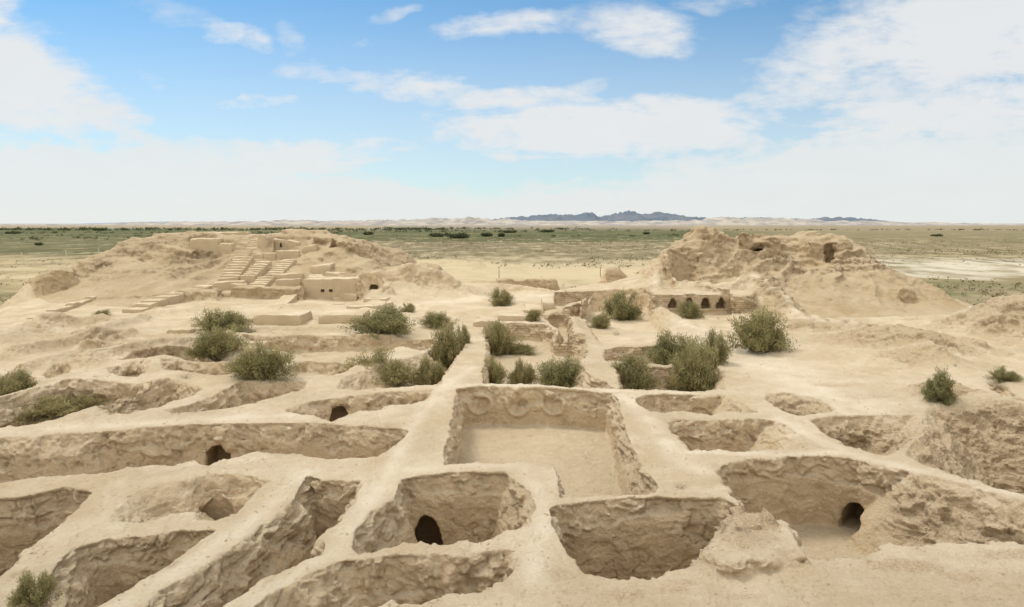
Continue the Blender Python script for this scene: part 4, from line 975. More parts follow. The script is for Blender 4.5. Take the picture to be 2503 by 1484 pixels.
# parts of the citadel mound
blk_obj('terrace_wall', [dblk('z1', 1560, 1690, 318, 93.8, 0.9, 350, Yt1=312)], LT)
blk_obj('terrace_wall', [dblk('z1', 1700, 1870, 300, 95.0, 0.9, 335, Yt1=288)], LT)
blk_obj('terrace_wall', [dblk('z1', 1700, 1860, 395, 88.8, 0.8, 425, Yt1=385)], LT)
blk_obj('terrace_wall', [dblk('z1', 2010, 2140, 345, 90.5, 1.0, 375, Yt1=352)], LT)
blk_obj('terrace_wall', [dblk('z1', 1860, 1960, 190, 99.4, 0.9, 215, Yt1=170)], LT)
blk_obj('terrace_wall', [dblk('z1', 930, 1160, 212, 98.2, 0.8, 235, Yt1=200)], LT)
blk_obj('retaining_wall', [dblk('z1', 1168, 1345, 138, 98, 3.0, 275), dblk('z1', 1340, 1428, 168, 97.9, 3.2, 275)], LT, 'smooth plastered retaining wall stepped at its right end')
blk_obj('rear_wall', [dblk('z1', 1225, 1535, 99, 103.2, 1.2, 190, Yt1=97)], LT)
blk_obj('slotted_wall', [dblk('z1', 1642, 1850, 132, 101.5, 1.6, 225, Yt1=160, rough=0.08)], LT)
blk_obj('slot', [dblk('z1', 1686, 1697, 180, 101.32, 0.3, 215, drop=0)], LT, mat=M_WALL); blk_obj('slot', [dblk('z1', 1729, 1740, 165, 101.32, 0.3, 205, drop=0)], LT, mat=M_WALL)
blk_obj('upper_staircase', stair('z1', (1510, 236), 97.5, (1532, 112), 103, 4.1, 11, base=1.6) + [dblk('z1', 1590, 1640, 118, 98.6, 4.5, 225, rough=0.1, rnd=0.25)], LT, 'wide upper stairway with tall shadowed side wall')
blk_obj('narrow_staircase', stair('z1', (1320, 352), 93.5, (1446, 210), 98.2, 2.9, 22, base=0.6), LT)
blk_obj('staircase', stair('z1', (1345, 396), 90.5, (1455, 248), 96.5, 2.7, 9, base=2.0), LT)
blk_obj('staircase', stair('z1', (1482, 378), 90, (1592, 280), 95.0, 2.0, 7, base=2.4), LT)
blk_obj('staircase', stair('z1', (1525, 438), 87.5, (1600, 374), 90.5, 2.3, 5, base=2.2) + stair('z1', (1640, 366), 91, (1745, 266), 95.8, 2.1, 8, base=2.2), LT)
blk_obj('parapet_wall', [dblk('z1', 1512, 1625, 240, 97.2, 1.1, 305, Yt1=232), dblk('z1', 1620, 1705, 226, 97.3, 1.1, 300), dblk('z1', 1700, 1845, 212, 97.4, 1.1, 275)], LT)
blk_obj('cross_wall', [dblk('z1', 1308, 1505, 408, 88.2, 1.5, 475, Yt1=400), dblk('z1', 1420, 1520, 418, 87.6, 1.2, 460)], LT)
blk_obj('low_wall', [dblk('z1', 1672, 1870, 360, 90.5, 1.3, 430, Yt1=352)], LT)
# stepped wall climbing from the left apron
sw = []
A = Vector(atD('z1', 645, 612, 72.3)); B = Vector(atD('z1', 1180, 438, 88)); C_ = Vector(atD('z1', 1310, 408, 89.5))
segs = [(645, 612, 72.3), (752, 578, 73.8), (812, 546, 75.6), (866, 522, 77.5), (930, 500, 79.5), (1010, 478, 82), (1100, 455, 85), (1180, 434, 87.5), (1250, 418, 89.5)]
for i in range(len(segs) - 1):
    p = Vector(atD('z1', *segs[i])); q = Vector(atD('z1', *segs[i + 1]))
    zt_ = p.z
    sw.append(block_geo([(p.x, p.y), (p.x + 2.1, p.y + 0.3), (q.x + 2.0, q.y + 0.4), (q.x, q.y)], zt_, -0.6, rnd=0.05))
blk_obj('stepped_wall', sw, LT, 'long stepped wall climbing the mound from its lowest block')
# thin stepping kerb further left
kb = []
ks_ = [(50, 688, 66), (160, 645, 70), (280, 602, 74.5), (400, 560, 79), (520, 520, 83.5), (620, 490, 86), (700, 466, 87), (800, 436, 88.4), (900, 414, 89.6), (1000, 398, 91), (1120, 380, 92.5), (1240, 360, 94), (1350, 350, 95)]
for i in range(len(ks_) - 1):
    p = Vector(atD('z1', *ks_[i])); q = Vector(atD('z1', *ks_[i + 1]))
    kb.append(block_geo([(p.x, p.y), (p.x + 1.0, p.y + 0.2), (q.x + 1.0, q.y + 0.2), (q.x, q.y)], (p.z * 0.45 + q.z * 0.55) + 0.24, p.z - 1.2, rnd=0.06))
blk_obj('stepped_kerb', kb, LT)
# upper right plaster house block with two square openings
hb = dblk('z1', 1870, 2212, 390, 86.8, 4.2, 505, Yt1=384)
ho = blk_obj('plaster_block', [hb], LT, 'tall plastered block with two small square openings')
for X in (1995, 2046):
    p = atD('z1', X, 463, 86.8)
    blk_obj('opening', [block_geo([(p[0] - 0.22, 86.70), (p[0] + 0.22, 86.70), (p[0] + 0.22, 87.0), (p[0] - 0.22, 87.0)], p[2] + 0.2, p[2] - 0.12, rough=0.01, rnd=0.0)], None, mat=None)
    o = bpy.context.scene.objects[-1]
M_DARK, ntd, bd = new_mat('dark_opening'); bd.inputs['Base Color'].default_value = (0.05, 0.035, 0.022, 1)  # near-black colour paints the shade of holes onto solid blocks
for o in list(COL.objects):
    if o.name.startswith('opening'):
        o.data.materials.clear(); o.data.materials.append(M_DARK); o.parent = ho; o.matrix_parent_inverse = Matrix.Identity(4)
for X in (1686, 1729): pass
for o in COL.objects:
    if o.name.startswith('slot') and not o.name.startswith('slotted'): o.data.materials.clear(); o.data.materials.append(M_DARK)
blk_obj('upper_block', [dblk('z1', 1912, 2040, 310, 92, 3, 360, Yt1=296)], LT)
blk_obj('upper_block', [dblk('z1', 1880, 2000, 376, 88.5, 2.2, 392), dblk('z1', 1890, 1995, 364, 90.7, 2.2, 385)], LT)
# free standing low platforms and walls on the apron
GP = 'low restored plaster platforms on the citadel floor'
def plat(parts, label, name='mud_platform'): return blk_obj(name, parts, None, label, 'platform', GP)
plat([fblk('z1', 1558, 1862, 612, 682, -0.1, 4.2), fblk('z1', 1470, 1560, 630, 668, 0.0, 1.0)], 'long smooth walled platform behind the two stacked left bushes')
plat([fblk('z1', 1968, 2245, 610, 674, -0.1, 5.0, skew=-0.3)], 'smooth walled platform block left of the wide spreading bush')
plat([fblk('z1', 1025, 1180, 702, 740, -0.1, 1.3, Yt1=697), fblk('z1', 1178, 1275, 692, 722, -0.1, 1.6)], 'thin low plaster kerb left of the stacked left bushes')
plat([fblk('z1', 1200, 1300, 738, 750, -0.1, 0.8), ], 'tiny plaster kerb just left of the lower stacked bush')
plat([fblk('z1', 1018, 1195, 784, 800, -0.05, 0.7)], 'faint plaster kerb left of the lower stacked bush')
plat([fblk('z1', 1500, 1645, 778, 806, -0.15, 1.0)], 'short plaster edge just right of the lower stacked bush')
plat([block_geo([atz('z1', X, Y, 0.3)[:2] for X, Y in [(1175, 672), (1215, 676), (1320, 640), (1290, 630)]], [0.45, 0.45, 0.7, 0.7], -0.4), fblk('z1', 1240, 1330, 622, 640, 0.1, 1.2)], 'low slanting plaster wall left of the long smooth walled platform')
plat([fblk('z1', 1865, 2135, 540, 556, 0.25, 1.0)], 'long low kerb running towards the broad flat slab')
plat([fblk('z1', 2010, 2200, 728, 746, -0.1, 0.8)], 'low plaster edge at the foot of the wide spreading bush')
plat([fblk('z1', 1365, 1432, 470, 512, 0.5, 2.0)], 'small cube like plaster block left of the long rough terrace wall')
plat([fblk('z1', 1640, 1720, 578, 588, 0.2, 0.7), fblk('z1', 1720, 1860, 562, 575, 0.25, 0.6, Yt1=548, Yb1=560)], 'low thin kerb lying across the pale terrace')
plat([fblk('z1', 2050, 2150, 510, 526, 0.1, 2.0, up=0.15), fblk('z1', 2100, 2205, 488, 526, 0.1, 3.2, up=0.1)], 'two stepped plaster blocks below the tall plastered block')
plat([fblk('z1', 2150, 2245, 462, 500, 0.1, 1.6, up=0.1)], 'small upper plaster block at the right foot of the tall plastered block')
plat([fblk('z1', 2242, 2385, 520, 545, 0.0, 5.2, skew=1.6, up=0.2)], 'flat plaster slab at the right end of the citadel blocks')
plat([fblk('z1', 2140, 2310, 568, 588, 0.0, 4.5, skew=1.6, up=0.2)], 'broad flat plaster slab in front of the stepped blocks')
plat([block_geo([atz('z1', X, Y, 0.9)[:2] for X, Y in [(1695, 528), (1770, 530), (1890, 470), (1800, 460)]], [0.6, 0.6, 1.6, 1.6], -0.3)], 'short sloping plaster ramp against the rough terrace wall')
plat([fblk('z2', 945, 1100, 646, 690, 0, 1.6)], 'lowest plaster step beside the free standing stub wall')
plat([fblk('z2', 1098, 1280, 612, 652, 0, 2.6)], 'middle plaster platform behind the free standing stub wall')
plat([fblk('z2', 1255, 1382, 582, 600, 0, 6.5, skew=0.4)], 'flat pale plaster slab left of the brick wall')
plat([fblk('z2', 1378, 1450, 532, 585, 0, 5)], 'plaster block at the left foot of the brick wall')
print('blocks', round(time.time() - T0, 1))

# ------------------------------------------------------------------ bushes
def leaf_mat(name, c1, c2, c3):
    m, nt, b = new_mat(name)
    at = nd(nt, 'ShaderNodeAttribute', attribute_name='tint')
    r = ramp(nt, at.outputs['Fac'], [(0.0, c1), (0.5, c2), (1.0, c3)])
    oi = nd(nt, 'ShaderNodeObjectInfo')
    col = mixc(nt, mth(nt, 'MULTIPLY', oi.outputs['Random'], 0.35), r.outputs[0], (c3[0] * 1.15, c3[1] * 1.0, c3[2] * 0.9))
    L(nt, col, b.inputs['Base Color']); b.inputs['Roughness'].default_value = 0.75
    tr = nd(nt, 'ShaderNodeBsdfTranslucent'); L(nt, col, tr.inputs[0])
    mx = nd(nt, 'ShaderNodeMixShader'); mx.inputs[0].default_value = 0.3
    o = [n for n in nt.nodes if n.type == 'OUTPUT_MATERIAL'][0]
    L(nt, b.outputs[0], mx.inputs[1]); L(nt, tr.outputs[0], mx.inputs[2]); L(nt, mx.outputs[0], o.inputs[0])
    return m
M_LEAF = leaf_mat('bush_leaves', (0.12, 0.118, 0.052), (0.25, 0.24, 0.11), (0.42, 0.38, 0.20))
M_DRY = leaf_mat('dry_leaves', (0.11, 0.10, 0.045), (0.20, 0.18, 0.08), (0.32, 0.27, 0.14))
M_TREE = leaf_mat('tree_leaves', (0.05, 0.066, 0.036), (0.075, 0.098, 0.046), (0.12, 0.14, 0.07))  # leaf tones lightened to carry distance haze
M_BARK, ntb, bb = new_mat('bush_bark'); bb.inputs['Base Color'].default_value = (0.13, 0.095, 0.06, 1)
def tubes(paths, r0, r1, sides=5):
    Vv, Ff = [], []
    for P in paths:
        n = len(P); o = len(Vv)
        for i, p in enumerate(P):
            t = (P[min(i + 1, n - 1)] - P[max(i - 1, 0)]).normalized()
            a = t.orthogonal().normalized(); b = t.cross(a); r = r0 + (r1 - r0) * i / (n - 1)
            for k in range(sides):
                an = 2 * math.pi * k / sides; v = p + (a * math.cos(an) + b * math.sin(an)) * r; Vv.append(tuple(v))
        for i in range(n - 1):
            for k in range(sides):
                Ff.append((o + i * sides + k, o + i * sides + (k + 1) % sides, o + (i + 1) * sides + (k + 1) % sides, o + (i + 1) * sides + k))
    return np.array(Vv), np.array(Ff)
def make_bush_meshes(seed, nplume=190, nleaf=85, nl=6, lr=0.30, sw=1.0, low=False):
    """unit bush: half width 1, height 1"""
    rg_ = np.random.RandomState(seed)
    stems = []; C_, Dr, Ln, Tn = [], [], [], []
    lobes = [(rg_.uniform(-0.68, 0.68), rg_.uniform(-0.55, 0.55), (1.0 if q_ == 0 else rg_.uniform(0.4, 0.95))) for q_ in range(nl)]
    for i in range(nplume):
        lx, ly, lh = lobes[rg_.randint(nl)]
        th = rg_.uniform(0, 2 * math.pi); rr = abs(rg_.normal(0, lr))
        ex, ey = lx + rr * math.cos(th), ly + rr * math.sin(th)
        s = math.hypot(ex, ey); 
        if s > 1: ex, ey, s = ex / s, ey / s, 1.0
        hmax = lh * math.sqrt(max(0.05, 1 - 0.7 * s * s)); u_ = rg_.rand() ** 0.45
        ez = max(0.06, hmax * u_)
        root = Vector((ex * 0.18 + rg_.uniform(-.06, .06), ey * 0.18 + rg_.uniform(-.06, .06), -0.08))
        tip = Vector((ex, ey, ez)); mid = root.lerp(tip, 0.55) + Vector((0, 0, 0.14 * ez))
        if i % 3 == 0: stems.append([root, root.lerp(mid, 0.5) + Vector((0, 0, .03)), mid, tip])
        # leaves clustered along the outer half of the plume
        t = rg_.rand(nleaf) ** 0.8 * 0.62 + 0.42
        root_n = np.array(root); mid_n = np.array(mid); tip_n = np.array(tip)
        pos_ = ((1 - t)[:, None] ** 2) * root_n + (2 * t * (1 - t))[:, None] * mid_n + (t ** 2)[:, None] * tip_n
        sprd = 0.075 * (1.25 - 0.5 * t)
        pos_ += rg_.normal(0, 1, (nleaf, 3)) * sprd[:, None] * np.array([1, 1, 0.8])
        out_ = tip_n - root_n; out_ /= np.linalg.norm(out_)
        dr = out_ * 0.6 + rg_.normal(0, 0.6, (nleaf, 3)); dr[:, 2] -= 0.15 - 0.5 * (rg_.rand(nleaf) > 0.6)
        dr /= np.linalg.norm(dr, axis=1)[:, None]
        C_.append(pos_); Dr.append(dr); Ln.append(rg_.uniform(0.06, 0.15, nleaf))
        pt = rg_.uniform(-0.22, 0.22)
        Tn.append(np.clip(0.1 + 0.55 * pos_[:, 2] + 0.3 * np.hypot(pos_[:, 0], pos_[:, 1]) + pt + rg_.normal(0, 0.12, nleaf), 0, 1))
    C_ = np.concatenate(C_); Dr = np.concatenate(Dr); Ln = np.concatenate(Ln); Tn = np.concatenate(Tn)
    C_[:, 2] = np.maximum(C_[:, 2], 0.0)
    lo_ = np.percentile(C_, 2, axis=0); hi_ = np.percentile(C_, 98, axis=0); sc_ = np.array([2 / (hi_[0] - lo_[0]), 2 / (hi_[1] - lo_[1]), 1 / hi_[2]])
    of_ = np.array([(hi_[0] + lo_[0]) / 2, (hi_[1] + lo_[1]) / 2, 0])
    C_ = (C_ - of_) * sc_; stems = [[Vector((np.array(p) - of_) * sc_) for p in st] for st in stems]
    side = np.cross(Dr, rg_.normal(0, 1, Dr.shape)); side /= np.linalg.norm(side, axis=1)[:, None]
    Ln = Ln * 0.8; w = (Ln * 0.17)[:, None]
    A = C_ - side * w; B = C_ + side * w; T_ = C_ + Dr * Ln[:, None]; 
    Vv = np.stack([A, B, T_], 1).reshape(-1, 3); Ff = np.arange(len(Vv)).reshape(-1, 3)
    tint = np.repeat(Tn, 3)
    return (Vv, Ff, tint), tubes(stems, 0.022 * sw, 0.006 * sw, 4)
BUSHM = []
for sdn in range(6):
    (lv, lf, lt_), (sv, sf) = make_bush_meshes(100 + sdn)
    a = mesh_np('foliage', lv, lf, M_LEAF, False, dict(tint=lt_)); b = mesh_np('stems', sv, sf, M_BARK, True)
    BUSHM.append((a.data, b.data)); bpy.data.objects.remove(a); bpy.data.objects.remove(b)
WEEDM = []
for sdn in range(3):
    (lv, lf, lt_), (sv, sf) = make_bush_meshes(300 + sdn, 34, 14, 4, 0.4, 0.8)
    a = mesh_np('foliage', lv, lf, M_DRY, False, dict(tint=lt_)); b = mesh_np('stems', sv, sf, M_BARK, True)
    WEEDM.append((a.data, b.data)); bpy.data.objects.remove(a); bpy.data.objects.remove(b)
def ground_z(x, y):
    # height of the built surface nearest to a column (lowest sheet near that spot)
    d = (V[:, 0] - x) ** 2 + (V[:, 1] - y) ** 2
    i = np.argpartition(d, 12)[:12]
    return float(np.median(V[i, 2]))
def bush(xc, yb, w, h, label, gz=0.0, m=0, rz=None, dry=False, group='green bushes growing in the ruin', dscale=0.8, name='bush'):
    x, y, _ = atz('d', xc, yb, gz)
    W_ = w * y / F * 0.94; H_ = h * y / F * 0.93
    y2 = y + W_ * 0.5 * dscale * 0.7; x2 = x * y2 / y
    if gz > -0.95:
        g_ = gz
        for _ in range(5):
            x, y, _z = atz('d', xc, yb, g_); y2 = y + W_ * 0.5 * dscale * 0.7 * (name == 'bush'); x2 = x * y2 / y
            g_ = 0.5 * g_ + 0.5 * ground_z(x2, y2)
        g_ = ground_z(x2, y2)
    else: g_ = min(ground_z(x2, y2), gz)
    root = empty(name, (x2, y2, g_ - 0.04), random.uniform(0, 6.28) if rz is None else rz)
    lift = max(0.0, (gz - g_))
    tag(root, label, 'bush' if name == 'bush' else 'weed', group)
    for nm, me in zip(('foliage', 'stems'), (WEEDM[m % 3] if dry else BUSHM[m % len(BUSHM)])):
        mm = me
        o = bpy.data.objects.new(nm, mm); link(o, root); o.scale = (W_ / 2 * 1.0, W_ / 2 * dscale if rz is not None else W_ / 2 * 0.95, H_ + lift * 0.6)
        if dry and nm == 'foliage': o.material_slots[0].link = 'OBJECT'; o.material_slots[0].material = M_DRY
    return root
BL = [
 (555, 824, 108, 60, 'round bush at left standing just behind another of the same size', -0.1, 0), (533, 884, 122, 70, 'round bush at left, middle one of the cluster of three', -0.2, 1),
 (642, 934, 130, 84, 'feathery round bush at left, nearest of the cluster of three', -0.3, 2), (938, 822, 150, 64, 'wide spreading bush beside the plaster platform', 0, 3),
 (1070, 803, 68, 38, 'small dark bush alone on pale ground between wide bush and stub wall', 0, 4), (1000, 763, 34, 20, 'tiny dry bush on the pale terrace', 0, 5),
 (1225, 749, 52, 40, 'lone upright bush on the far pale terrace in the centre', 0, 0), (1304, 785, 38, 28, 'small bush tucked against the flat plaster slab', 0, 1),
 (928, 946, 152, 76, 'broad bush in the sunken room left of the slanting wall', -1.3, 2), (1048, 938, 74, 62, 'low bush between the broad bush and the slanting wall', -1.2, 3),
 (1096, 900, 92, 96, 'tall bush leaning along the left side of the slanting wall', -0.9, 4), (1133, 852, 34, 52, 'slim pale bush at the top end of the slanting wall', 0, 5),
 (1222, 866, 86, 78, 'dark drooping bush in front of the stub wall', -1.6, 0), (1278, 866, 60, 24, 'low creeping bush at the foot of the drooping bush', -1.6, 1),
 (1212, 945, 64, 68, 'yellowish bush in the left corner of the middle room', -1.6, 2), (1275, 945, 58, 62, 'bush second from left in the row behind the hall wall', -1.6, 3),
 (1372, 952, 116, 72, 'wide feathery bush at the right end of the row behind the hall wall', -1.6, 4),
 (1520, 784, 86, 64, 'dark bush against the crumbling brick wall', -0.4, 5), (1466, 803, 46, 32, 'small bush at the lower left of the dark bush by the brick wall', -0.4, 0),
 (1687, 779, 58, 40, 'bush growing in front of the arched niches', -0.3, 1), (1852, 864, 132, 100, 'largest free standing bush on open pale ground right of the niches', 0, 4),
 (1645, 895, 122, 74, 'rear bush of the dense right hand clump', -1.2, 3), (1692, 958, 132, 118, 'tallest bush of the dense right hand clump', -1.3, 4), (1546, 952, 112, 78, 'bright green bush at the left end of the dense right hand clump', -1.3, 5),
 (1748, 890, 62, 76, 'upright bush with bare patches at the right of the dense clump', -0.1, 0),
 (2295, 985, 62, 74, 'upright bush at the brink of the brown hollow at right', 0, 1), (2456, 935, 54, 32, 'small bush near the right edge of the picture', 0, 2),
 (36, 985, 110, 70, 'dark bush cut by the left edge of the picture', -0.9, 3), (70, 1036, 170, 50, 'low spreading bush near the left edge above the long wall', -1.0, 4), (190, 1003, 110, 34, 'trailing end bush right of the low spreading one at left', -1.0, 5),
 (84, 1492, 92, 86, 'green bush in the pit at the bottom left corner', -0.3, 3), (250, 777, 34, 18, 'small bush by the lowest block of the stepped wall', 0, 1),
]
# low tufts and bare sprigs dotted about
for (xc, yb, w, h, lab, gz, m) in BL: bush(xc, yb, w, h, lab, gz, m)
for (xc, yb, w, h, lab, gz, m) in [(455, 927, 36, 16, 'thin weed in the sandy hollow left of the feathery round bush', -0.5, 3), (1782, 784, 14, 8, 'small weed right of the arched niches', -0.2, 2), (1756, 781, 8, 9, 'tiny weed right of the bush before the niches', -0.2, 5),
     (1660, 1193, 34, 16, 'dry grey weed on the wall beside the front corner of the hall', 0, 1), (1505, 819, 24, 8, 'dry weed on the floor of the right middle room', -0.4, 4), (845, 812, 14, 8, 'tiny dry tuft by the plaster platform', 0, 3),
     (2335, 897, 14, 12, 'small tuft on the rubble slope at right', 0, 1), (1580, 1200, 30, 16, 'wiry grey weed on the hall floor near the front right corner', -2.3, 0)]:
    bush(xc, yb, w, h, lab, gz, m, dry=True, group='small dry weeds', name='weed')
print('bushes', round(time.time() - T0, 1))

# ------------------------------------------------------------------ plain, fields and hills
ZP = -15.0
def plain_mat():
    m, nt, b = new_mat('plain_soil')
    tc = nd(nt, 'ShaderNodeTexCoord'); P = tc.outputs['Object']
    s = nd(nt, 'ShaderNodeSeparateXYZ'); L(nt, P, s.inputs[0])
    X, Y = s.outputs[0], s.outputs[1]
    def nzs(sx, sy, det=5, rough=0.6, off=0):
        mp = nd(nt, 'ShaderNodeMapping'); L(nt, P, mp.inputs[0]); mp.inputs['Scale'].default_value = (sx, sy, 1); mp.inputs['Location'].default_value = (off, off * .7, 0)
        return tex_noise(nt, mp.outputs[0], 1.0, det, rough)
    big = nzs(0.0022, 0.004, 5); midn = nzs(0.012, 0.022, 6, 0.65, 5); sm = nzs(0.09, 0.11, 7, 0.7, 9); spk = nzs(0.30, 0.28, 3, 0.5, 2); str_ = nzs(0.0016, 0.020, 6, 0.6, 3)
    # distance from the viewpoint along the plain, made uneven
    yy = mth(nt, 'ADD', Y, mth(nt, 'MULTIPLY', mth(nt, 'SUBTRACT', big, 0.5), mth(nt, 'MULTIPLY', Y, 0.45)))
    lg = mth(nt, 'LOGARITHM', mth(nt, 'MAXIMUM', yy, 60.0), 10.0)
    f = nd(nt, 'ShaderNodeMapRange'); L(nt, lg, f.inputs[0]); f.inputs[1].default_value = 2.0; f.inputs[2].default_value = 4.4
    def pos(d): return (math.log10(d) - 2.0) / 2.4
    soil = (0.34, 0.27, 0.17); sand = (0.50, 0.42, 0.27); scrub = (0.255, 0.215, 0.13); green = (0.085, 0.11, 0.05); far = (0.30, 0.265, 0.22)
    basec = ramp(nt, f.outputs[0], [(pos(120), soil), (pos(250), soil), (pos(290), sand), (pos(400), sand), (pos(500), scrub), (pos(900), (0.27, 0.22, 0.14)), (pos(1200), (0.22, 0.185, 0.12)), (pos(2600), (0.17, 0.15, 0.10)), (pos(4200), (0.27, 0.23, 0.165)), (pos(9000), far)])
    # right side: darker steppe with white salt
    rx_ = nd(nt, 'ShaderNodeMapRange', interpolation_type='SMOOTHSTEP'); L(nt, mth(nt, 'DIVIDE', X, mth(nt, 'MAXIMUM', Y, 30.0)), rx_.inputs[0]); rx_.inputs[1].default_value = 0.24; rx_.inputs[2].default_value = 0.40
    near_b = ramp(nt, f.outputs[0], [(pos(120), (0.29, 0.24, 0.155)), (pos(1200), (0.23, 0.195, 0.125)), (pos(3000), (0.24, 0.205, 0.15)), (pos(9000), far)])
    col = mixc(nt, rx_.outputs[0], basec.outputs[0], near_b.outputs[0])
    salt_r = ramp(nt, f.outputs[0], [(pos(285), 0), (pos(320), 1), (pos(440), 1), (pos(520), 0)])
    saltm = mth(nt, 'MULTIPLY', mth(nt, 'MULTIPLY', salt_r.outputs[0], rx_.outputs[0]), ramp(nt, midn, [(0.36, 0), (0.52, 1)]).outputs[0])
    col = mixc(nt, mth(nt, 'MULTIPLY', saltm, 0.85), col, (0.66, 0.62, 0.52))
    salt2 = mth(nt, 'MULTIPLY', mth(nt, 'MULTIPLY', ramp(nt, f.outputs[0], [(pos(1500), 0), (pos(1900), 1), (pos(2500), 1), (pos(2800), 0)]).outputs[0], rx_.outputs[0]), ramp(nt, str_, [(0.5, 0), (0.6, 1)]).outputs[0])
    col = mixc(nt, mth(nt, 'MULTIPLY', salt2, 0.6), col, (0.55, 0.50, 0.42))
    cm_ = nd(nt, 'ShaderNodeMapRange', interpolation_type='SMOOTHSTEP'); L(nt, mth(nt, 'ABSOLUTE', mth(nt, 'SUBTRACT', mth(nt, 'DIVIDE', X, mth(nt, 'MAXIMUM', Y, 30.0)), 0.03)), cm_.inputs[0]); cm_.inputs[1].default_value = 0.17; cm_.inputs[2].default_value = 0.27
    offc = mth(nt, 'MULTIPLY', mth(nt, 'MULTIPLY', cm_.outputs[0], ramp(nt, midn, [(0.42, 0.2), (0.55, 1)]).outputs[0]), 0.85)
    col = mixc(nt, offc, col, mixc(nt, ramp(nt, sm, [(0.4, 0), (0.6, 1)]).outputs[0], (0.25, 0.20, 0.11), (0.42, 0.34, 0.19)))
    # left: green fields start nearer
    lx_ = nd(nt, 'ShaderNodeMapRange', interpolation_type='SMOOTHSTEP'); L(nt, mth(nt, 'DIVIDE', X, mth(nt, 'MAXIMUM', Y, 30.0)), lx_.inputs[0]); lx_.inputs[1].default_value = -0.30; lx_.inputs[2].default_value = -0.48
    gb = ramp(nt, f.outputs[0], [(pos(850), 0), (pos(950), 0.9), (pos(1100), 1), (pos(2000), 1), (pos(2500), 0.25), (pos(3200), 0)])
    gl = ramp(nt, f.outputs[0], [(pos(480), 0), (pos(560), 0.85), (pos(2600), 1), (pos(3800), 0)])
    gm = mixc(nt, lx_.outputs[0], gb.outputs[0], gl.outputs[0])
    gr_ = nd(nt, 'ShaderNodeMapRange', interpolation_type='SMOOTHSTEP'); L(nt, mth(nt, 'DIVIDE', X, mth(nt, 'MAXIMUM', Y, 30.0)), gr_.inputs[0]); gr_.inputs[1].default_value = 0.25; gr_.inputs[2].default_value = 0.45; gr_.inputs[3].default_value = 1; gr_.inputs[4].default_value = 0.28
    gm = mth(nt, 'MULTIPLY', gm, gr_.outputs[0])
    gm = mth(nt, 'MULTIPLY', gm, ramp(nt, str_, [(0.30, 0.35), (0.45, 1)]).outputs[0])
    gcol = mixc(nt, ramp(nt, str_, [(0.35, 0), (0.65, 1)]).outputs[0], (0.035, 0.055, 0.014), (0.105, 0.12, 0.035))
    mpv = nd(nt, 'ShaderNodeMapping'); L(nt, P, mpv.inputs[0]); mpv.inputs['Scale'].default_value = (0.0035, 0.011, 1); mpv.inputs['Rotation'].default_value = (0, 0, 0.1)
    vf = nd(nt, 'ShaderNodeTexVoronoi', feature='F1', distance='CHEBYCHEV'); vf.inputs['Scale'].default_value = 1.0; L(nt, mpv.outputs[0], vf.inputs['Vector'])
    sv = nd(nt, 'ShaderNodeSeparateXYZ'); L(nt, vf.outputs['Color'], sv.inputs[0])
    gcol = mixc(nt, 0.5, gcol, ramp(nt, sv.outputs[0], [(0.0, (0.03, 0.045, 0.015)), (0.4, (0.05, 0.068, 0.022)), (0.7, (0.085, 0.095, 0.035)), (0.9, (0.13, 0.12, 0.055)), (1.0, (0.17, 0.145, 0.08))]).outputs[0])
    gcol = mixc(nt, ramp(nt, nzs(0.004, 0.03, 4, 0.6, 8), [(0.55, 0), (0.68, 1)]).outputs[0], gcol, (0.26, 0.22, 0.12))
    col = mixc(nt, gm, col, gcol)
    # scrub speckle
    dens_ = mth(nt, 'ADD', mth(nt, 'MULTIPLY', midn, 0.55), mth(nt, 'MULTIPLY', sm, 0.55))
    sc_amt = ramp(nt, f.outputs[0], [(pos(120), 1), (pos(260), 0.8), (pos(300), 0.12), (pos(480), 0.15), (pos(600), 0.9), (pos(1500), 0.5), (pos(3000), 0.15)])
    sc_ = mth(nt, 'MULTIPLY', ramp(nt, dens_, [(0.53, 0), (0.60, 1)]).outputs[0], mth(nt, 'MAXIMUM', sc_amt.outputs[0], mth(nt, 'MULTIPLY', rx_.outputs[0], 0.6)))
    col = mixc(nt, mth(nt, 'MULTIPLY', sc_, 0.7), col, (0.11, 0.11, 0.045))
    near_g = mth(nt, 'MULTIPLY', mth(nt, 'MULTIPLY', ramp(nt, f.outputs[0], [(pos(130), 1), (pos(240), 1), (pos(285), 0)]).outputs[0], rx_.outputs[0]), ramp(nt, midn, [(0.42, 0), (0.52, 1)]).outputs[0])
    col = mixc(nt, mth(nt, 'MULTIPLY', near_g, 0.6), col, (0.14, 0.155, 0.065))
    spk2 = nzs(0.085, 0.022, 4, 0.6, 14); patch = nzs(0.010, 0.010, 5, 0.6, 21)
    amt2 = ramp(nt, f.outputs[0], [(pos(230), 0.5), (pos(300), 0.10), (pos(380), 0.2), (pos(460), 1), (pos(900), 1), (pos(1600), 0.4), (pos(3000), 0.1)])
    thr = mth(nt, 'ADD', spk2, mth(nt, 'MULTIPLY', mth(nt, 'SUBTRACT', patch, 0.5), 0.55))
    col = mixc(nt, mth(nt, 'MULTIPLY', mth(nt, 'MULTIPLY', ramp(nt, thr, [(0.48, 0), (0.60, 1)]).outputs[0], amt2.outputs[0]), 0.6), col, (0.135, 0.11, 0.058))
    lite = mth(nt, 'MULTIPLY', mth(nt, 'MULTIPLY', ramp(nt, thr, [(0.36, 1), (0.44, 0)]).outputs[0], amt2.outputs[0]), 0.6)
    col = mixc(nt, lite, col, (0.45, 0.375, 0.245))
    col = mixc(nt, mth(nt, 'MULTIPLY', mth(nt, 'MULTIPLY', salt_r.outputs[0], rx_.outputs[0]), mth(nt, 'MULTIPLY', ramp(nt, thr, [(0.40, 1), (0.60, 0)]).outputs[0], 0.6)), col, (0.62, 0.58, 0.49))
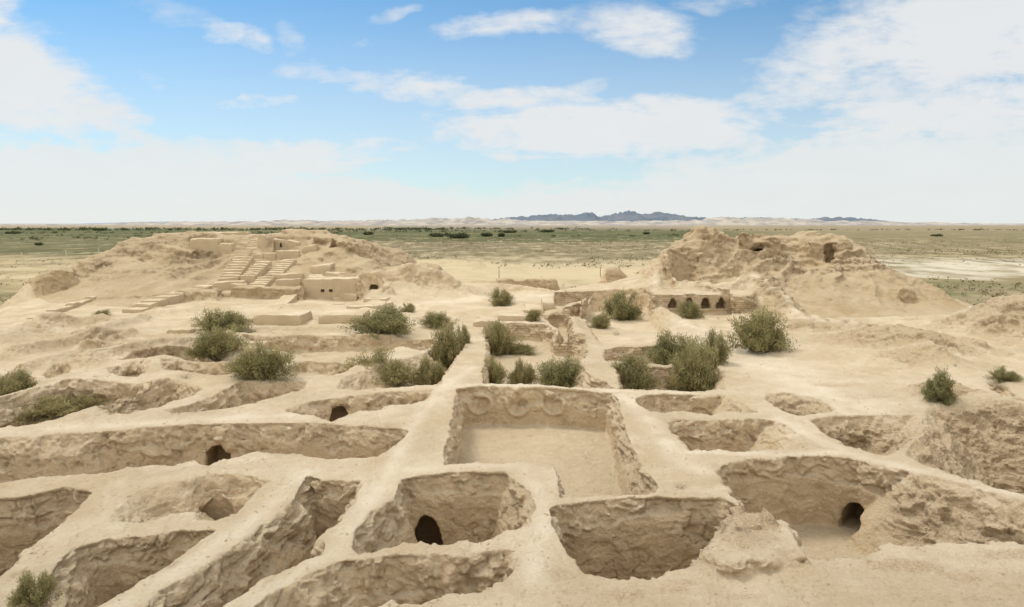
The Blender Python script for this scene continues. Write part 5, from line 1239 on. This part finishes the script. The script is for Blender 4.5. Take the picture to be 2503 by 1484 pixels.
    # haze with distance
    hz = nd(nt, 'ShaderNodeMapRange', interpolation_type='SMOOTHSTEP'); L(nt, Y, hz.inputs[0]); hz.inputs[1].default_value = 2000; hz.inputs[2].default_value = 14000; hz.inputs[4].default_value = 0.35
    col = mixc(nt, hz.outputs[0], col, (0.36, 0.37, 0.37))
    L(nt, col, b.inputs['Base Color'])
    bp = nd(nt, 'ShaderNodeBump'); bp.inputs['Distance'].default_value = 1.5; bp.inputs['Strength'].default_value = 0.5; L(nt, sm, bp.inputs['Height']); L(nt, bp.outputs[0], b.inputs['Normal'])
    return m
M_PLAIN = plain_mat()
# one sheet to the horizon, log spaced rows
rows = np.concatenate([[-3000, -500, 0, 40], np.exp(np.linspace(math.log(70), math.log(45000), 170))])
cols_ = np.linspace(-1.6, 1.6, 161)
pv = []
for r_ in rows:
    hw = max(abs(r_), 400) * 1.0
    xs = cols_ * hw; ys = np.full_like(xs, r_)
    h = ZP + 0 * xs
    if 150 < r_ < 3000:
        amp = np.clip((r_ - 150) / 200, 0, 1) * np.clip((3000 - r_) / 1500, 0, 1)
        h = h + amp * (1.2 * noise2(xs / 60, ys / 60, 71) + 0.5 * noise2(xs / 17, ys / 17, 72))
        h = h + 3.2 * np.exp(-((xs + 42) / 28) ** 2 - ((ys - 415) / 60) ** 2) + 2.0 * np.exp(-((xs - 30) / 80) ** 2 - ((ys - 520) / 40) ** 2)
    pv.append(np.stack([xs, ys, h], 1))
pv = np.concatenate(pv); nc_ = len(cols_)
ii, jj = np.meshgrid(np.arange(len(rows) - 1), np.arange(nc_ - 1), indexing='ij'); ii = ii.ravel(); jj = jj.ravel()
pf = np.stack([ii * nc_ + jj, ii * nc_ + jj + 1, (ii + 1) * nc_ + jj + 1, (ii + 1) * nc_ + jj], 1)
o = mesh_np('plain', pv, pf, M_PLAIN, True); tag(o, kind='structure')
# flank of the citadel terrace (coarse earth slope all around and under the ruin)
xs = np.arange(-150, 151, 2.5); ys = np.arange(-40, 171, 2.5)
XX, YY = np.meshgrid(xs, ys, indexing='ij')
TH = tin(XX, YY) - 0.35
inn = np.clip(np.minimum.reduce([(XX + 75) / 6, (75 - XX) / 6, (YY - 14) / 2 + 0 * XX, (118 - YY) / 6 + 0 * XX]), 0, 1)
uin = np.abs(XX / np.maximum(YY, 1)) < 0.95
TH = TH - 7.0 * inn * uin
TH = np.where(YY < 5, -0.3 - np.clip(np.abs(XX) - 60, 0, 60) * 0.35, TH)
TH = np.where(np.abs(XX) > 108, -15.6, TH); TH = np.maximum(TH, -15.6)
pv = np.stack([XX.ravel(), YY.ravel(), TH.ravel()], 1)
ii, jj = np.meshgrid(np.arange(len(xs) - 1), np.arange(len(ys) - 1), indexing='ij'); ii = ii.ravel(); jj = jj.ravel(); n_ = len(ys)
pf = np.stack([ii * n_ + jj, (ii + 1) * n_ + jj, (ii + 1) * n_ + jj + 1, ii * n_ + jj + 1], 1)
M_FLANK = clay_mat('citadel_flank_earth', attr=False)
o = mesh_np('terrace_flank', pv, pf, M_FLANK, True); tag(o, kind='structure')

# hills on the horizon
def hills(name, D, xs_px, ytop_fn, depth_, mat, seed, ruff=1.0, ny_=26):
    px = np.linspace(xs_px[0], xs_px[1], int((xs_px[1] - xs_px[0]) / 2.5))
    us_ = np.array([ray(p, 546)[0] for p in px]); ht = np.array([max(0.0, (546 - ytop_fn(p)) * D / F) for p in px])
    vv = []
    for j in range(ny_):
        t = j / (ny_ - 1); y = D + depth_ * (t - 0.5)
        prof = math.sin(math.pi * min(1, max(0, t))) ** 0.8
        x = us_ * D
        nn = 1 - np.abs(noise2(x / (D * 0.012), np.full_like(x, y) / (D * 0.02), seed)) * 1.3
        n2_ = noise2(x / (D * 0.004), np.full_like(x, y) / (D * 0.006), seed + 1)
        z = ZP - 8 + (ht + 23 + 0) * prof * (0.55 + 0.45 * np.clip(nn, 0, 1) * ruff + 0.10 * n2_) * (1.0)
        if abs(t - 0.5) < 0.03: pass
        vv.append(np.stack([x, np.full_like(x, y), z], 1))
    vv = np.concatenate(vv); m_ = len(px)
    ii, jj = np.meshgrid(np.arange(ny_ - 1), np.arange(m_ - 1), indexing='ij'); ii = ii.ravel(); jj = jj.ravel()
    ff = np.stack([ii * m_ + jj, ii * m_ + jj + 1, (ii + 1) * m_ + jj + 1, (ii + 1) * m_ + jj], 1)
    o = mesh_np(name, vv, ff, mat, True); tag(o, kind='structure'); return o
def hill_mat(name, a, b_, scale):
    m, nt, b = new_mat(name); tc = nd(nt, 'ShaderNodeTexCoord')
    mp = nd(nt, 'ShaderNodeMapping'); L(nt, tc.outputs['Object'], mp.inputs[0]); mp.inputs['Scale'].default_value = (1, 1, 5)
    n = tex_noise(nt, mp.outputs[0], scale, 8, 0.7)
    L(nt, mixc(nt, ramp(nt, n, [(0.4, 0), (0.6, 1)]).outputs[0], a, b_), b.inputs['Base Color']); return m
def interp(pts):
    xs_, ys_ = zip(*pts); return lambda p: float(np.interp(p, xs_, ys_))
M_PALE = hill_mat('pale_badland_clay', (0.46, 0.42, 0.37), (0.26, 0.255, 0.26), 0.0045)
M_BLUE = hill_mat('far_hazed_rock', (0.11, 0.15, 0.21), (0.17, 0.19, 0.225), 0.0022)  # the blue is aerial haze baked into the rock colour
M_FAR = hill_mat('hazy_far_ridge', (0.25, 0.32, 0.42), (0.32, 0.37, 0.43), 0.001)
hills('distant_hills', 9000, (-300, 2900), interp([(-300, 545), (250, 546), (330, 541), (470, 540), (620, 539), (700, 536), (850, 538), (1000, 533), (1060, 531), (1110, 533), (1140, 528), (1165, 530), (1200, 533), (1230, 532), (1290, 537), (1500, 539), (1680, 537), (1740, 531), (1760, 529), (1850, 530), (2000, 535), (2200, 541), (2500, 545), (2900, 545)]), 900, M_PALE, 81, 1.1)
hills('blue_mountains', 12500, (1180, 2180), interp([(1180, 538), (1240, 530), (1300, 526), (1350, 522), (1400, 524), (1440, 515), (1472, 526), (1500, 521), (1545, 511), (1578, 521), (1603, 516), (1650, 522), (1700, 529), (1760, 533), (1850, 529), (1980, 534), (2010, 530), (2040, 528), (2100, 532), (2180, 541)]), 1800, M_BLUE, 85, 1.0)
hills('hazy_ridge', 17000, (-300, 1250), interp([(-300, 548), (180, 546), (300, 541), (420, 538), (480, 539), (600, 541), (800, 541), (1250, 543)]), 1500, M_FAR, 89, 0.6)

# ------------------------------------------------------------------ vegetation on the plain
def clump(cx, cy, w, h, n, seed, flat=0.7, z0=ZP):
    rg_ = np.random.RandomState(seed)
    a = rg_.normal(0, 1, (n, 3)); a /= np.linalg.norm(a, axis=1)[:, None]; a *= (rg_.rand(n) ** 0.4)[:, None]
    c0 = np.stack([cx + a[:, 0] * w / 2, cy + a[:, 1] * w / 2 * flat, z0 + h * 0.5 + a[:, 2] * h * 0.5], 1)
    s = min(w, h) * 0.22 + 0.03 * max(w, h)
    d1 = rg_.normal(0, 1, (n, 3)) * s; d2 = rg_.normal(0, 1, (n, 3)) * s
    Vv = np.stack([c0, c0 + d1, c0 + d2], 1).reshape(-1, 3); tn = np.repeat(np.clip(0.3 + 0.4 * a[:, 2] + rg_.normal(0, .15, n), 0, 1), 3)
    return Vv, tn
def clumps_obj(name, items, mat, kind='stuff', label=None, cat=None):
    Vv, tn = [], []
    for k, (cx, cy, w, h, n) in enumerate(items):
        v, t = clump(cx, cy, w, h, n, k + 11 * len(items)); Vv.append(v); tn.append(t)
    Vv = np.concatenate(Vv); Vv[:, 2] = np.maximum(Vv[:, 2], ZP - 0.5)
    o = mesh_np(name, Vv, np.arange(len(Vv)).reshape(-1, 3), mat, False, dict(tint=np.concatenate(tn)))
    tag(o, label, cat, kind=kind); return o
rg_ = np.random.RandomState(4)
it = []
for _ in range(9000):
    y = rg_.uniform(380, 1000); u_ = rg_.uniform(-0.45, 0.8); x = u_ * y
    d_ = float(noise2(np.array([x / 60]), np.array([y / 90]), 92)[0])
    if rg_.rand() > 0.3 + 0.9 * d_: continue
    if y < 520 and u_ > 0.26: continue
    w = rg_.uniform(1.0, 4.0); it.append((x, y, w * 1.5, w * 0.5, 6))
for _ in range(11000):
    y = math.exp(rg_.uniform(math.log(150), math.log(1500))); u_ = rg_.uniform(-0.85, 0.85); x = u_ * y
    right = u_ > 0.26
    d_ = float(noise2(np.array([x / 45]), np.array([y / 45]), 91)[0])
    keep = 0.35 + 0.8 * d_
    if 280 < y < 480 and abs(u_ - 0.03) < 0.2: keep *= 0.10
    if y < 280 and right: keep += 0.45
    if rg_.rand() > keep: continue
    w = rg_.uniform(0.8, 2.6) * (1.3 if right and y < 300 else 1); it.append((x, y, w, w * 0.5, 8))
M_SCRUB = leaf_mat('steppe_scrub', (0.08, 0.085, 0.04), (0.15, 0.145, 0.07), (0.22, 0.195, 0.10))
clumps_obj('steppe_scrub', it, M_SCRUB, label='scattered low scrub on the dry plain', cat='scrub')
# tree belts on the farmland
it = []
for (y0, y1, u0, u1, n, hh) in [(2300, 2700, -0.9, -0.1, 420, 8), (1900, 2300, -0.35, 0.3, 150, 6), (1500, 1900, -0.85, -0.25, 140, 5), (2600, 3100, -0.9, 0.15, 420, 9), (2300, 2600, 0.1, 0.85, 180, 5), (1250, 1500, -0.30, 0.30, 90, 3.5), (1000, 1400, -0.85, -0.4, 90, 3.5)]:
    for _ in range(n):
        y = rg_.uniform(y0, y1); u_ = rg_.uniform(u0, u1); x = u_ * y
        d_ = float(noise2(np.array([x / 260]), np.array([y / 90]), 95)[0])
        if d_ < -0.05 + rg_.uniform(-.2, .2): continue
        h = hh * rg_.uniform(0.5, 1.1); it.append((x, y, h * rg_.uniform(1.2, 5), h, 26))
clumps_obj('distant_tree_belt', it, M_TREE, label='far-off tree lines along the green fields', cat='tree belt')
def tree(px_, py_, w, h, lab, n=420):
    x, y, _ = atz('d', px_, py_, ZP); W_ = w * y / F; H_ = h * y / F
    r_ = empty('tree', (x, y, ZP)); tag(r_, lab, 'tree', 'trees standing out on the green fields')
    v, t = clump(0, 0, W_, H_ * 0.85, n, int(px_), 0.8, H_ * 0.15)
    mesh_np('crown', v, np.arange(len(v)).reshape(-1, 3), M_TREE, False, dict(tint=t), r_)
    tv, tf_ = tubes([[Vector((0, 0, -0.3)), Vector((0.1, 0, H_ * 0.3)), Vector((0, 0.1, H_ * 0.6))]], 0.06 * H_, 0.02 * H_, 6)
    mesh_np('trunk', tv, tf_, M_BARK, True, None, r_)
for a in [(1226, 580, 16, 9, 'round dark tree in the centre of the green belt'), (1190, 579, 28, 8, 'pair of joined trees left of the round dark tree'), (1118, 582, 60, 9, 'widest dark grove on the green belt'),
          (1068, 580, 40, 8, 'grove at the left of the widest grove'), (1245, 569, 36, 5, 'flat wide far grove on the belt edge'), (1338, 568, 34, 5, 'flat far grove right of the other flat one'),
          (1580, 573, 18, 5, 'small far tree clump beyond the left horn of the steep mound'), (900, 574, 26, 6, 'small tree clump beyond the citadel mound right end'), (2290, 578, 30, 4, 'light green tree clump on the right side plain'),
          (96, 600, 17, 6, 'bushy tree in the fields at far left'), (244, 564, 30, 4, 'tree group before white roofs at left'), (30, 572, 34, 5, 'tree group near the left edge of the fields')]:
    tree(*a)
# white low farm houses in the distance at left
M_HOUSE, nth, bh = new_mat('whitewashed_wall'); bh.inputs['Base Color'].default_value = (0.6, 0.58, 0.54, 1)
M_ROOF, ntr, br = new_mat('grey_sheet_roof'); br.inputs['Base Color'].default_value = (0.36, 0.38, 0.40, 1)
def boxg(x0, x1, y0, y1, z0, z1):
    v = np.array([(x, y, z) for z in (z0, z1) for y in (y0, y1) for x in (x0, x1)], np.float32)
    return v, np.array([(0, 1, 5, 4), (1, 3, 7, 5), (3, 2, 6, 7), (2, 0, 4, 6), (4, 5, 7, 6), (0, 2, 3, 1)])
for k, (px_, w, lab) in enumerate([(150, 14, 'whitish farmhouse beyond the left fields'), (196, 10, 'small whitish farmhouse right of the first one'), (270, 20, 'longest pale farmhouse beyond the left fields'), (318, 9, 'pale farmhouse right of the longest one'), (905, 10, 'pale farmhouse right of the citadel mound'), (940, 8, 'small pale farmhouse nearest the centre')]):
    x, y, _ = atz('d', px_, 561, ZP); W_ = w * y / F
    r_ = empty('farmhouse', (x, y, ZP)); tag(r_, lab, 'farmhouse', 'distant farmhouses')
    v, f_ = boxg(-W_ / 2, W_ / 2, -4, 4, 0, 4.5); mesh_np('wall', v, f_, M_HOUSE, False, parent=r_)
    v = np.array([(-W_ / 2 - .5, -4.6, 4.4), (W_ / 2 + .5, -4.6, 4.4), (W_ / 2 + .5, 4.6, 4.4), (-W_ / 2 - .5, 4.6, 4.4), (-W_ / 2, 0, 6.6), (W_ / 2, 0, 6.6)], np.float32)
    mesh_np('roof', v, np.array([(0, 1, 5, 4), (2, 3, 4, 5), (1, 2, 5, 5), (3, 0, 4, 4)]), M_ROOF, False, parent=r_)

# ------------------------------------------------------------------ posts and poles
M_POST, ntp, bpn = new_mat('weathered_concrete_post'); bpn.inputs['Base Color'].default_value = (0.6, 0.55, 0.42, 1)
M_POLE, ntq, bq = new_mat('dark_wooden_pole'); bq.inputs['Base Color'].default_value = (0.12, 0.10, 0.08, 1)
def post(zz, X, Yt, Yb, lean, lab, r, mat, name, cat, grp, arm=False):
    x, y, _ = atz(zz, X, Yb, ZP); zt = atD(zz, X, Yt, y)[2]; H_ = zt - ZP
    r_ = empty(name, (x, y, ZP)); tag(r_, lab, cat, grp)
    v, f_ = tubes([[Vector((0, 0, -0.5)), Vector((lean * H_ * 0.5, 0, H_ * 0.5)), Vector((lean * H_, 0, H_))]], r, r * 0.7, 6); mesh_np('shaft', v, f_, mat, True, None, r_)
    if arm:
        v, f_ = boxg(lean * H_ - 0.7, lean * H_ + 0.7, -0.06, 0.06, H_ - 0.5, H_ - 0.38); mesh_np('crossarm', v, f_, mat, False, None, r_)
    else:
        v, f_ = boxg(lean * H_ - r * 1.1, lean * H_ + r * 1.1, -r * 1.1, r * 1.1, H_ - 0.05, H_ + 0.12); mesh_np('cap', v, f_, mat, False, None, r_)
for (X, Yt, Yb, lab) in [(150, 225, 297, 'leftmost pale concrete post left of the citadel mound'), (416, 212, 262, 'middle of the three taller pale concrete posts at left'), (618, 198, 250, 'pale concrete post nearest the citadel mound'), (165, 340, 375, 'small faint post below the leftmost tall post'), (182, 400, 432, 'lowest small faint post at left')]:
    post('z1', X, Yt, Yb, -0.16, lab, 0.32 if Yb < 300 else 0.14, M_POST, 'concrete_post', 'post', 'concrete posts left of the mound')
post('z2', 1107, 312, 384, 0, 'thin dark utility pole on the bright sand in the centre', 0.16, M_POLE, 'utility_pole', 'utility pole', 'utility poles', True)
post('z2', 1733, 314, 374, 0, 'thin dark utility pole left of the pyramid shaped remnant', 0.16, M_POLE, 'utility_pole', 'utility pole', 'utility poles', True)
# sandy track on the plain
def track(pts, w, col):
    P = [Vector(atz('z2', X, Y, ZP)[:2] + (ZP + 1.6,)) for X, Y in pts]
    vv = []
    for i, p in enumerate(P):
        t = (P[min(i + 1, len(P) - 1)] - P[max(i - 1, 0)]); n = Vector((-t.y, t.x, 0)).normalized() * w / 2
        vv += [tuple(p - n), tuple(p + n)]
    return vv
print('far', round(time.time() - T0, 1))

# loose clods and pebbles lying on the tops and floors
rs = np.random.RandomState(12)
cand = np.where((N[:, 2] > 0.8) & (V[:, 1] < 48) & (V[:, 1] > 13) & (np.abs(V[:, 0]) < V[:, 1] * 0.85))[0]
wgt = 0.15 + np.clip(noise2(V[cand, 0] / 1.6, V[cand, 1] / 1.6, 77), 0, 1) + (V[cand, 2] < -0.7) * 0.25 + GR[cand] * 0.8
pick = rs.choice(cand, 7000, replace=False, p=wgt / wgt.sum())
OV = np.array([(1, 0, 0), (-1, 0, 0), (0, 1, 0), (0, -1, 0), (0, 0, 1), (0, 0, -1)], np.float32)
OF = np.array([(0, 2, 4), (2, 1, 4), (1, 3, 4), (3, 0, 4), (2, 0, 5), (1, 2, 5), (3, 1, 5), (0, 3, 5)])
sz = (0.012 + 0.05 * rs.rand(len(pick)) ** 4) * (0.6 + V[pick, 1] / 40)
vv = OV[None] * sz[:, None, None] * rs.uniform(0.6, 1.3, (len(pick), 6, 1))
an = rs.uniform(0, 6.28, len(pick)); c_, s_ = np.cos(an)[:, None], np.sin(an)[:, None]
vv = np.stack([vv[:, :, 0] * c_ - vv[:, :, 1] * s_, vv[:, :, 0] * s_ + vv[:, :, 1] * c_, vv[:, :, 2] * 0.7], 2) + (V[pick] + [0, 0, 0.004])[:, None, :]
ff = OF[None] + (np.arange(len(pick)) * 6)[:, None, None]
o = mesh_np('loose_clods', vv.reshape(-1, 3), ff.reshape(-1, 3), M_FLANK, False); tag(o, 'small loose clods of dry earth scattered over the wall tops', 'clods', kind='stuff')

# ------------------------------------------------------------------ sun, sky and clouds
SUN_AZ, SUN_EL = R(-50), R(56)      # azimuth measured from +Y towards +X
sd = (math.sin(SUN_AZ) * math.cos(SUN_EL), math.cos(SUN_AZ) * math.cos(SUN_EL), math.sin(SUN_EL))
sun = bpy.data.lights.new('sun', 'SUN'); sun.energy = 2.1; sun.angle = R(14); sun.color = (1.0, 0.93, 0.82)
so = bpy.data.objects.new('sun', sun); COL.objects.link(so)
so.rotation_euler = Vector(sd).to_track_quat('Z', 'Y').to_euler(); so.location = (-40, 60, 80)
world = bpy.data.worlds.new('World'); scene.world = world; world.use_nodes = True
nt = world.node_tree; nt.nodes.clear()
out = nd(nt, 'ShaderNodeOutputWorld'); bg = nd(nt, 'ShaderNodeBackground'); L(nt, bg.outputs[0], out.inputs[0])
bg.inputs['Strength'].default_value = 0.1
sky = nd(nt, 'ShaderNodeTexSky', sky_type='NISHITA'); sky.sun_disc = False
sky.sun_elevation = SUN_EL; sky.sun_rotation = SUN_AZ; sky.air_density = 1.0; sky.dust_density = 0.2; sky.ozone_density = 3.0; sky.altitude = 100
tc = nd(nt, 'ShaderNodeTexCoord'); sp = nd(nt, 'ShaderNodeSeparateXYZ'); L(nt, tc.outputs['Generated'], sp.inputs[0])
ay = mth(nt, 'ADD', mth(nt, 'ABSOLUTE', sp.outputs[1]), 0.03)
uu = mth(nt, 'DIVIDE', sp.outputs[0], ay); ww = mth(nt, 'DIVIDE', sp.outputs[2], ay)
cmb = nd(nt, 'ShaderNodeCombineXYZ'); L(nt, uu, cmb.inputs[0]); L(nt, ww, cmb.inputs[1])
# warp the plane with noise so that cloud edges are ragged
def vscale(vec, sx, sy, off=(0, 0, 0), rot=0.0):
    m = nd(nt, 'ShaderNodeMapping'); L(nt, vec, m.inputs[0]); m.inputs['Scale'].default_value = (sx, sy, 1)
    m.inputs['Location'].default_value = off; m.inputs['Rotation'].default_value = (0, 0, rot); return m.outputs[0]
nz = nd(nt, 'ShaderNodeTexNoise'); nz.inputs['Scale'].default_value = 1; nz.inputs['Detail'].default_value = 8; nz.inputs['Roughness'].default_value = 0.6
L(nt, vscale(cmb.outputs[0], 5.0, 9.0), nz.inputs[0])
wv = nd(nt, 'ShaderNodeVectorMath', operation='SUBTRACT'); L(nt, nz.outputs['Color'], wv.inputs[0]); wv.inputs[1].default_value = (0.5, 0.5, 0.5)
ws_ = nd(nt, 'ShaderNodeVectorMath', operation='MULTIPLY'); L(nt, wv.outputs[0], ws_.inputs[0]); ws_.inputs[1].default_value = (0.16, 0.07, 0)
wp = nd(nt, 'ShaderNodeVectorMath', operation='ADD'); L(nt, cmb.outputs[0], wp.inputs[0]); L(nt, ws_.outputs[0], wp.inputs[1])
dens = None
CL = [  # centre px, radii px, tilt(deg, positive = right side up), strength
    (40, 190, 330, 135, -22, 1.25), (0, 40, 90, 110, 0, 0.8), (250, 290, 200, 50, -10, 0.7), (590, 105, 95, 34, -12, 0.75), (450, 45, 130, 40, -15, 0.32), (450, 215, 90, 45, -20, 0.42), (725, 110, 50, 50, -30, 0.42),
    (655, 265, 110, 24, 4, 0.75), (860, 205, 220, 45, -8, 0.62), (1090, 235, 200, 50, -6, 0.85), (1080, 300, 160, 30, -8, 0.4), (1340, 250, 230, 36, -2, 0.8), (1000, 40, 70, 20, 15, 0.5), (900, 112, 45, 18, 0, 0.4),
    (1230, 80, 190, 32, 8, 0.75), (1560, 85, 180, 62, -6, 0.85), (1430, 215, 90, 22, 10, 0.5), (1500, 325, 470, 80, 2, 1.3), (1780, 290, 220, 30, 3, 0.6),
    (2120, 130, 330, 130, 14, 0.9), (2400, 90, 330, 150, 10, 1.2), (1950, 240, 260, 40, 6, 0.62), (2150, 215, 420, 70, 8, 0.55), (1760, 15, 130, 26, 0, 0.5), (1010, 382, 60, 9, 0, 0.55), (2440, 190, 60, 24, 15, 0.5),
    (650, 395, 420, 60, 2, 1.05), (2300, 300, 420, 80, 6, 1.1)]
for (cx_, cy_, rx_, ry_, tl, st) in CL:
    u0, w0 = ray(cx_, cy_)
    sub = nd(nt, 'ShaderNodeVectorMath', operation='SUBTRACT'); L(nt, wp.outputs[0], sub.inputs[0]); sub.inputs[1].default_value = (u0, w0, 0)
    mp = nd(nt, 'ShaderNodeMapping', vector_type='TEXTURE'); L(nt, sub.outputs[0], mp.inputs[0])
    mp.inputs['Rotation'].default_value = (0, 0, R(tl)); mp.inputs['Scale'].default_value = (rx_ / F * 1.15, ry_ / F * 1.15, 1)
    ln = nd(nt, 'ShaderNodeVectorMath', operation='LENGTH'); L(nt, mp.outputs[0], ln.inputs[0])
    mr = nd(nt, 'ShaderNodeMapRange', interpolation_type='SMOOTHERSTEP'); L(nt, ln.outputs['Value'], mr.inputs[0])
    mr.inputs[1].default_value = 1.35; mr.inputs[2].default_value = 0.15; mr.inputs[3].default_value = 0; mr.inputs[4].default_value = st
    dens = mr.outputs[0] if dens is None else mth(nt, 'MAXIMUM', dens, mth(nt, 'ADD', mr.outputs[0], mth(nt, 'MULTIPLY', dens, 0.25)))
fb = nd(nt, 'ShaderNodeTexNoise'); fb.inputs['Scale'].default_value = 1; fb.inputs['Detail'].default_value = 10; fb.inputs['Roughness'].default_value = 0.62; fb.inputs['Distortion'].default_value = 0.6
L(nt, vscale(cmb.outputs[0], 7.5, 24.0, rot=0.12), fb.inputs[0])
fb2 = nd(nt, 'ShaderNodeTexNoise'); fb2.inputs['Scale'].default_value = 1; fb2.inputs['Detail'].default_value = 6; fb2.inputs['Roughness'].default_value = 0.55
L(nt, vscale(cmb.outputs[0], 30, 62.0, rot=-0.2), fb2.inputs[0])
tex = mth(nt, 'ADD', mth(nt, 'MULTIPLY', mth(nt, 'SUBTRACT', fb.outputs[0], 0.5), 2.9), mth(nt, 'MULTIPLY', mth(nt, 'SUBTRACT', fb2.outputs[0], 0.5), 1.5))
# low veil near the horizon with an uneven top edge
veil_n = nd(nt, 'ShaderNodeTexNoise'); veil_n.inputs['Scale'].default_value = 1; veil_n.inputs['Detail'].default_value = 5
L(nt, vscale(cmb.outputs[0], 2.2, 5.0), veil_n.inputs[0])
edge_l = nd(nt, 'ShaderNodeMapRange', interpolation_type='SMOOTHSTEP'); L(nt, uu, edge_l.inputs[0])
edge_l.inputs[1].default_value = -0.12; edge_l.inputs[2].default_value = -0.60; edge_l.inputs[3].default_value = ray(0, 415)[1]; edge_l.inputs[4].default_value = ray(0, 315)[1]
edge_r = nd(nt, 'ShaderNodeMapRange', interpolation_type='SMOOTHSTEP'); L(nt, uu, edge_r.inputs[0])
edge_r.inputs[1].default_value = -0.05; edge_r.inputs[2].default_value = 0.55; edge_r.inputs[3].default_value = 0; edge_r.inputs[4].default_value = ray(0, 310)[1] - ray(0, 440)[1]
edge = mth(nt, 'ADD', mth(nt, 'ADD', edge_l.outputs[0], edge_r.outputs[0]), mth(nt, 'MULTIPLY', mth(nt, 'SUBTRACT', veil_n.outputs[0], 0.5), 0.10))
vl = mth(nt, 'ADD', mth(nt, 'SUBTRACT', edge, ww), mth(nt, 'MULTIPLY', tex, 0.035))
veil = nd(nt, 'ShaderNodeMapRange', interpolation_type='SMOOTHSTEP'); L(nt, vl, veil.inputs[0])
veil.inputs[1].default_value = -0.02; veil.inputs[2].default_value = 0.045; veil.inputs[4].default_value = 0.93
thin = mth(nt, 'ADD', dens, mth(nt, 'MULTIPLY', tex, mth(nt, 'ADD', mth(nt, 'MULTIPLY', dens, 0.55), 0.16)))
cmask = nd(nt, 'ShaderNodeMapRange', interpolation_type='SMOOTHSTEP'); L(nt, thin, cmask.inputs[0])
cmask.inputs[1].default_value = 0.0; cmask.inputs[2].default_value = 1.12; cmask.inputs[4].default_value = 0.95
# general thin haze of high cloud away from the photographed part
lowh = nd(nt, 'ShaderNodeMapRange', interpolation_type='SMOOTHSTEP'); L(nt, ww, lowh.inputs[0]); lowh.inputs[1].default_value = 0.36; lowh.inputs[2].default_value = 0.04; lowh.inputs[4].default_value = 0.55
shade_ = mth(nt, 'MULTIPLY', mth(nt, 'SUBTRACT', fb.outputs[0], 0.5), 0.35)
mask = mth(nt, 'MAXIMUM', mth(nt, 'MAXIMUM', cmask.outputs[0], veil.outputs[0]), lowh.outputs[0])
cs = 1 / 0.1
skyc = mixc(nt, 1.0, sky.outputs[0], (0.80, 1.18, 1.26), 'MULTIPLY')
ccol = mixc(nt, veil.outputs[0], (0.86 * cs, 0.87 * cs, 0.87 * cs), (0.86 * cs, 0.87 * cs, 0.85 * cs))
# unseen bright cloud deck added overhead and behind the viewpoint as fill light
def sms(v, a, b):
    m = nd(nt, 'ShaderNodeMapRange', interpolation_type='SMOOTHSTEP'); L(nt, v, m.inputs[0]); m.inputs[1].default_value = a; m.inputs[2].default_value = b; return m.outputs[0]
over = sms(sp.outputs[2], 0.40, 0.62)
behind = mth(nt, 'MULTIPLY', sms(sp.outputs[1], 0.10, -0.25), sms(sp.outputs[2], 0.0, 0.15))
fill_deck = mth(nt, 'MAXIMUM', over, behind)
dk = mth(nt, 'MULTIPLY', fill_deck, mth(nt, 'ADD', 0.75, mth(nt, 'MULTIPLY', fb.outputs[0], 0.5)), clamp=True)
FILL_DECK = 1.32
ccol = mixc(nt, mth(nt, 'ADD', 0.22, shade_, clamp=True), ccol, (0.66 * cs, 0.70 * cs, 0.74 * cs))
fin = mixc(nt, dk, mixc(nt, mask, skyc, ccol), (FILL_DECK * cs, 0.955 * FILL_DECK * cs, 0.87 * FILL_DECK * cs))
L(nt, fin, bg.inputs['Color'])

# ------------------------------------------------------------------ camera and render
cam = bpy.data.cameras.new('camera'); co = bpy.data.objects.new('camera', cam); COL.objects.link(co)
cam.sensor_width = 36; cam.lens = 36 * F / 2503.0; cam.clip_start = 0.2; cam.clip_end = 60000
co.location = (0, 0, CZ); co.rotation_euler = (math.pi / 2 - PITCH, 0, 0)
scene.camera = co
scene.view_settings.view_transform = 'Standard'; scene.view_settings.look = 'None'
scene.view_settings.exposure = 0; scene.view_settings.gamma = 1
scene.cycles.max_bounces = 6; scene.cycles.diffuse_bounces = 3
scene.cycles.use_denoising = True
print('script done', round(time.time() - T0, 1))
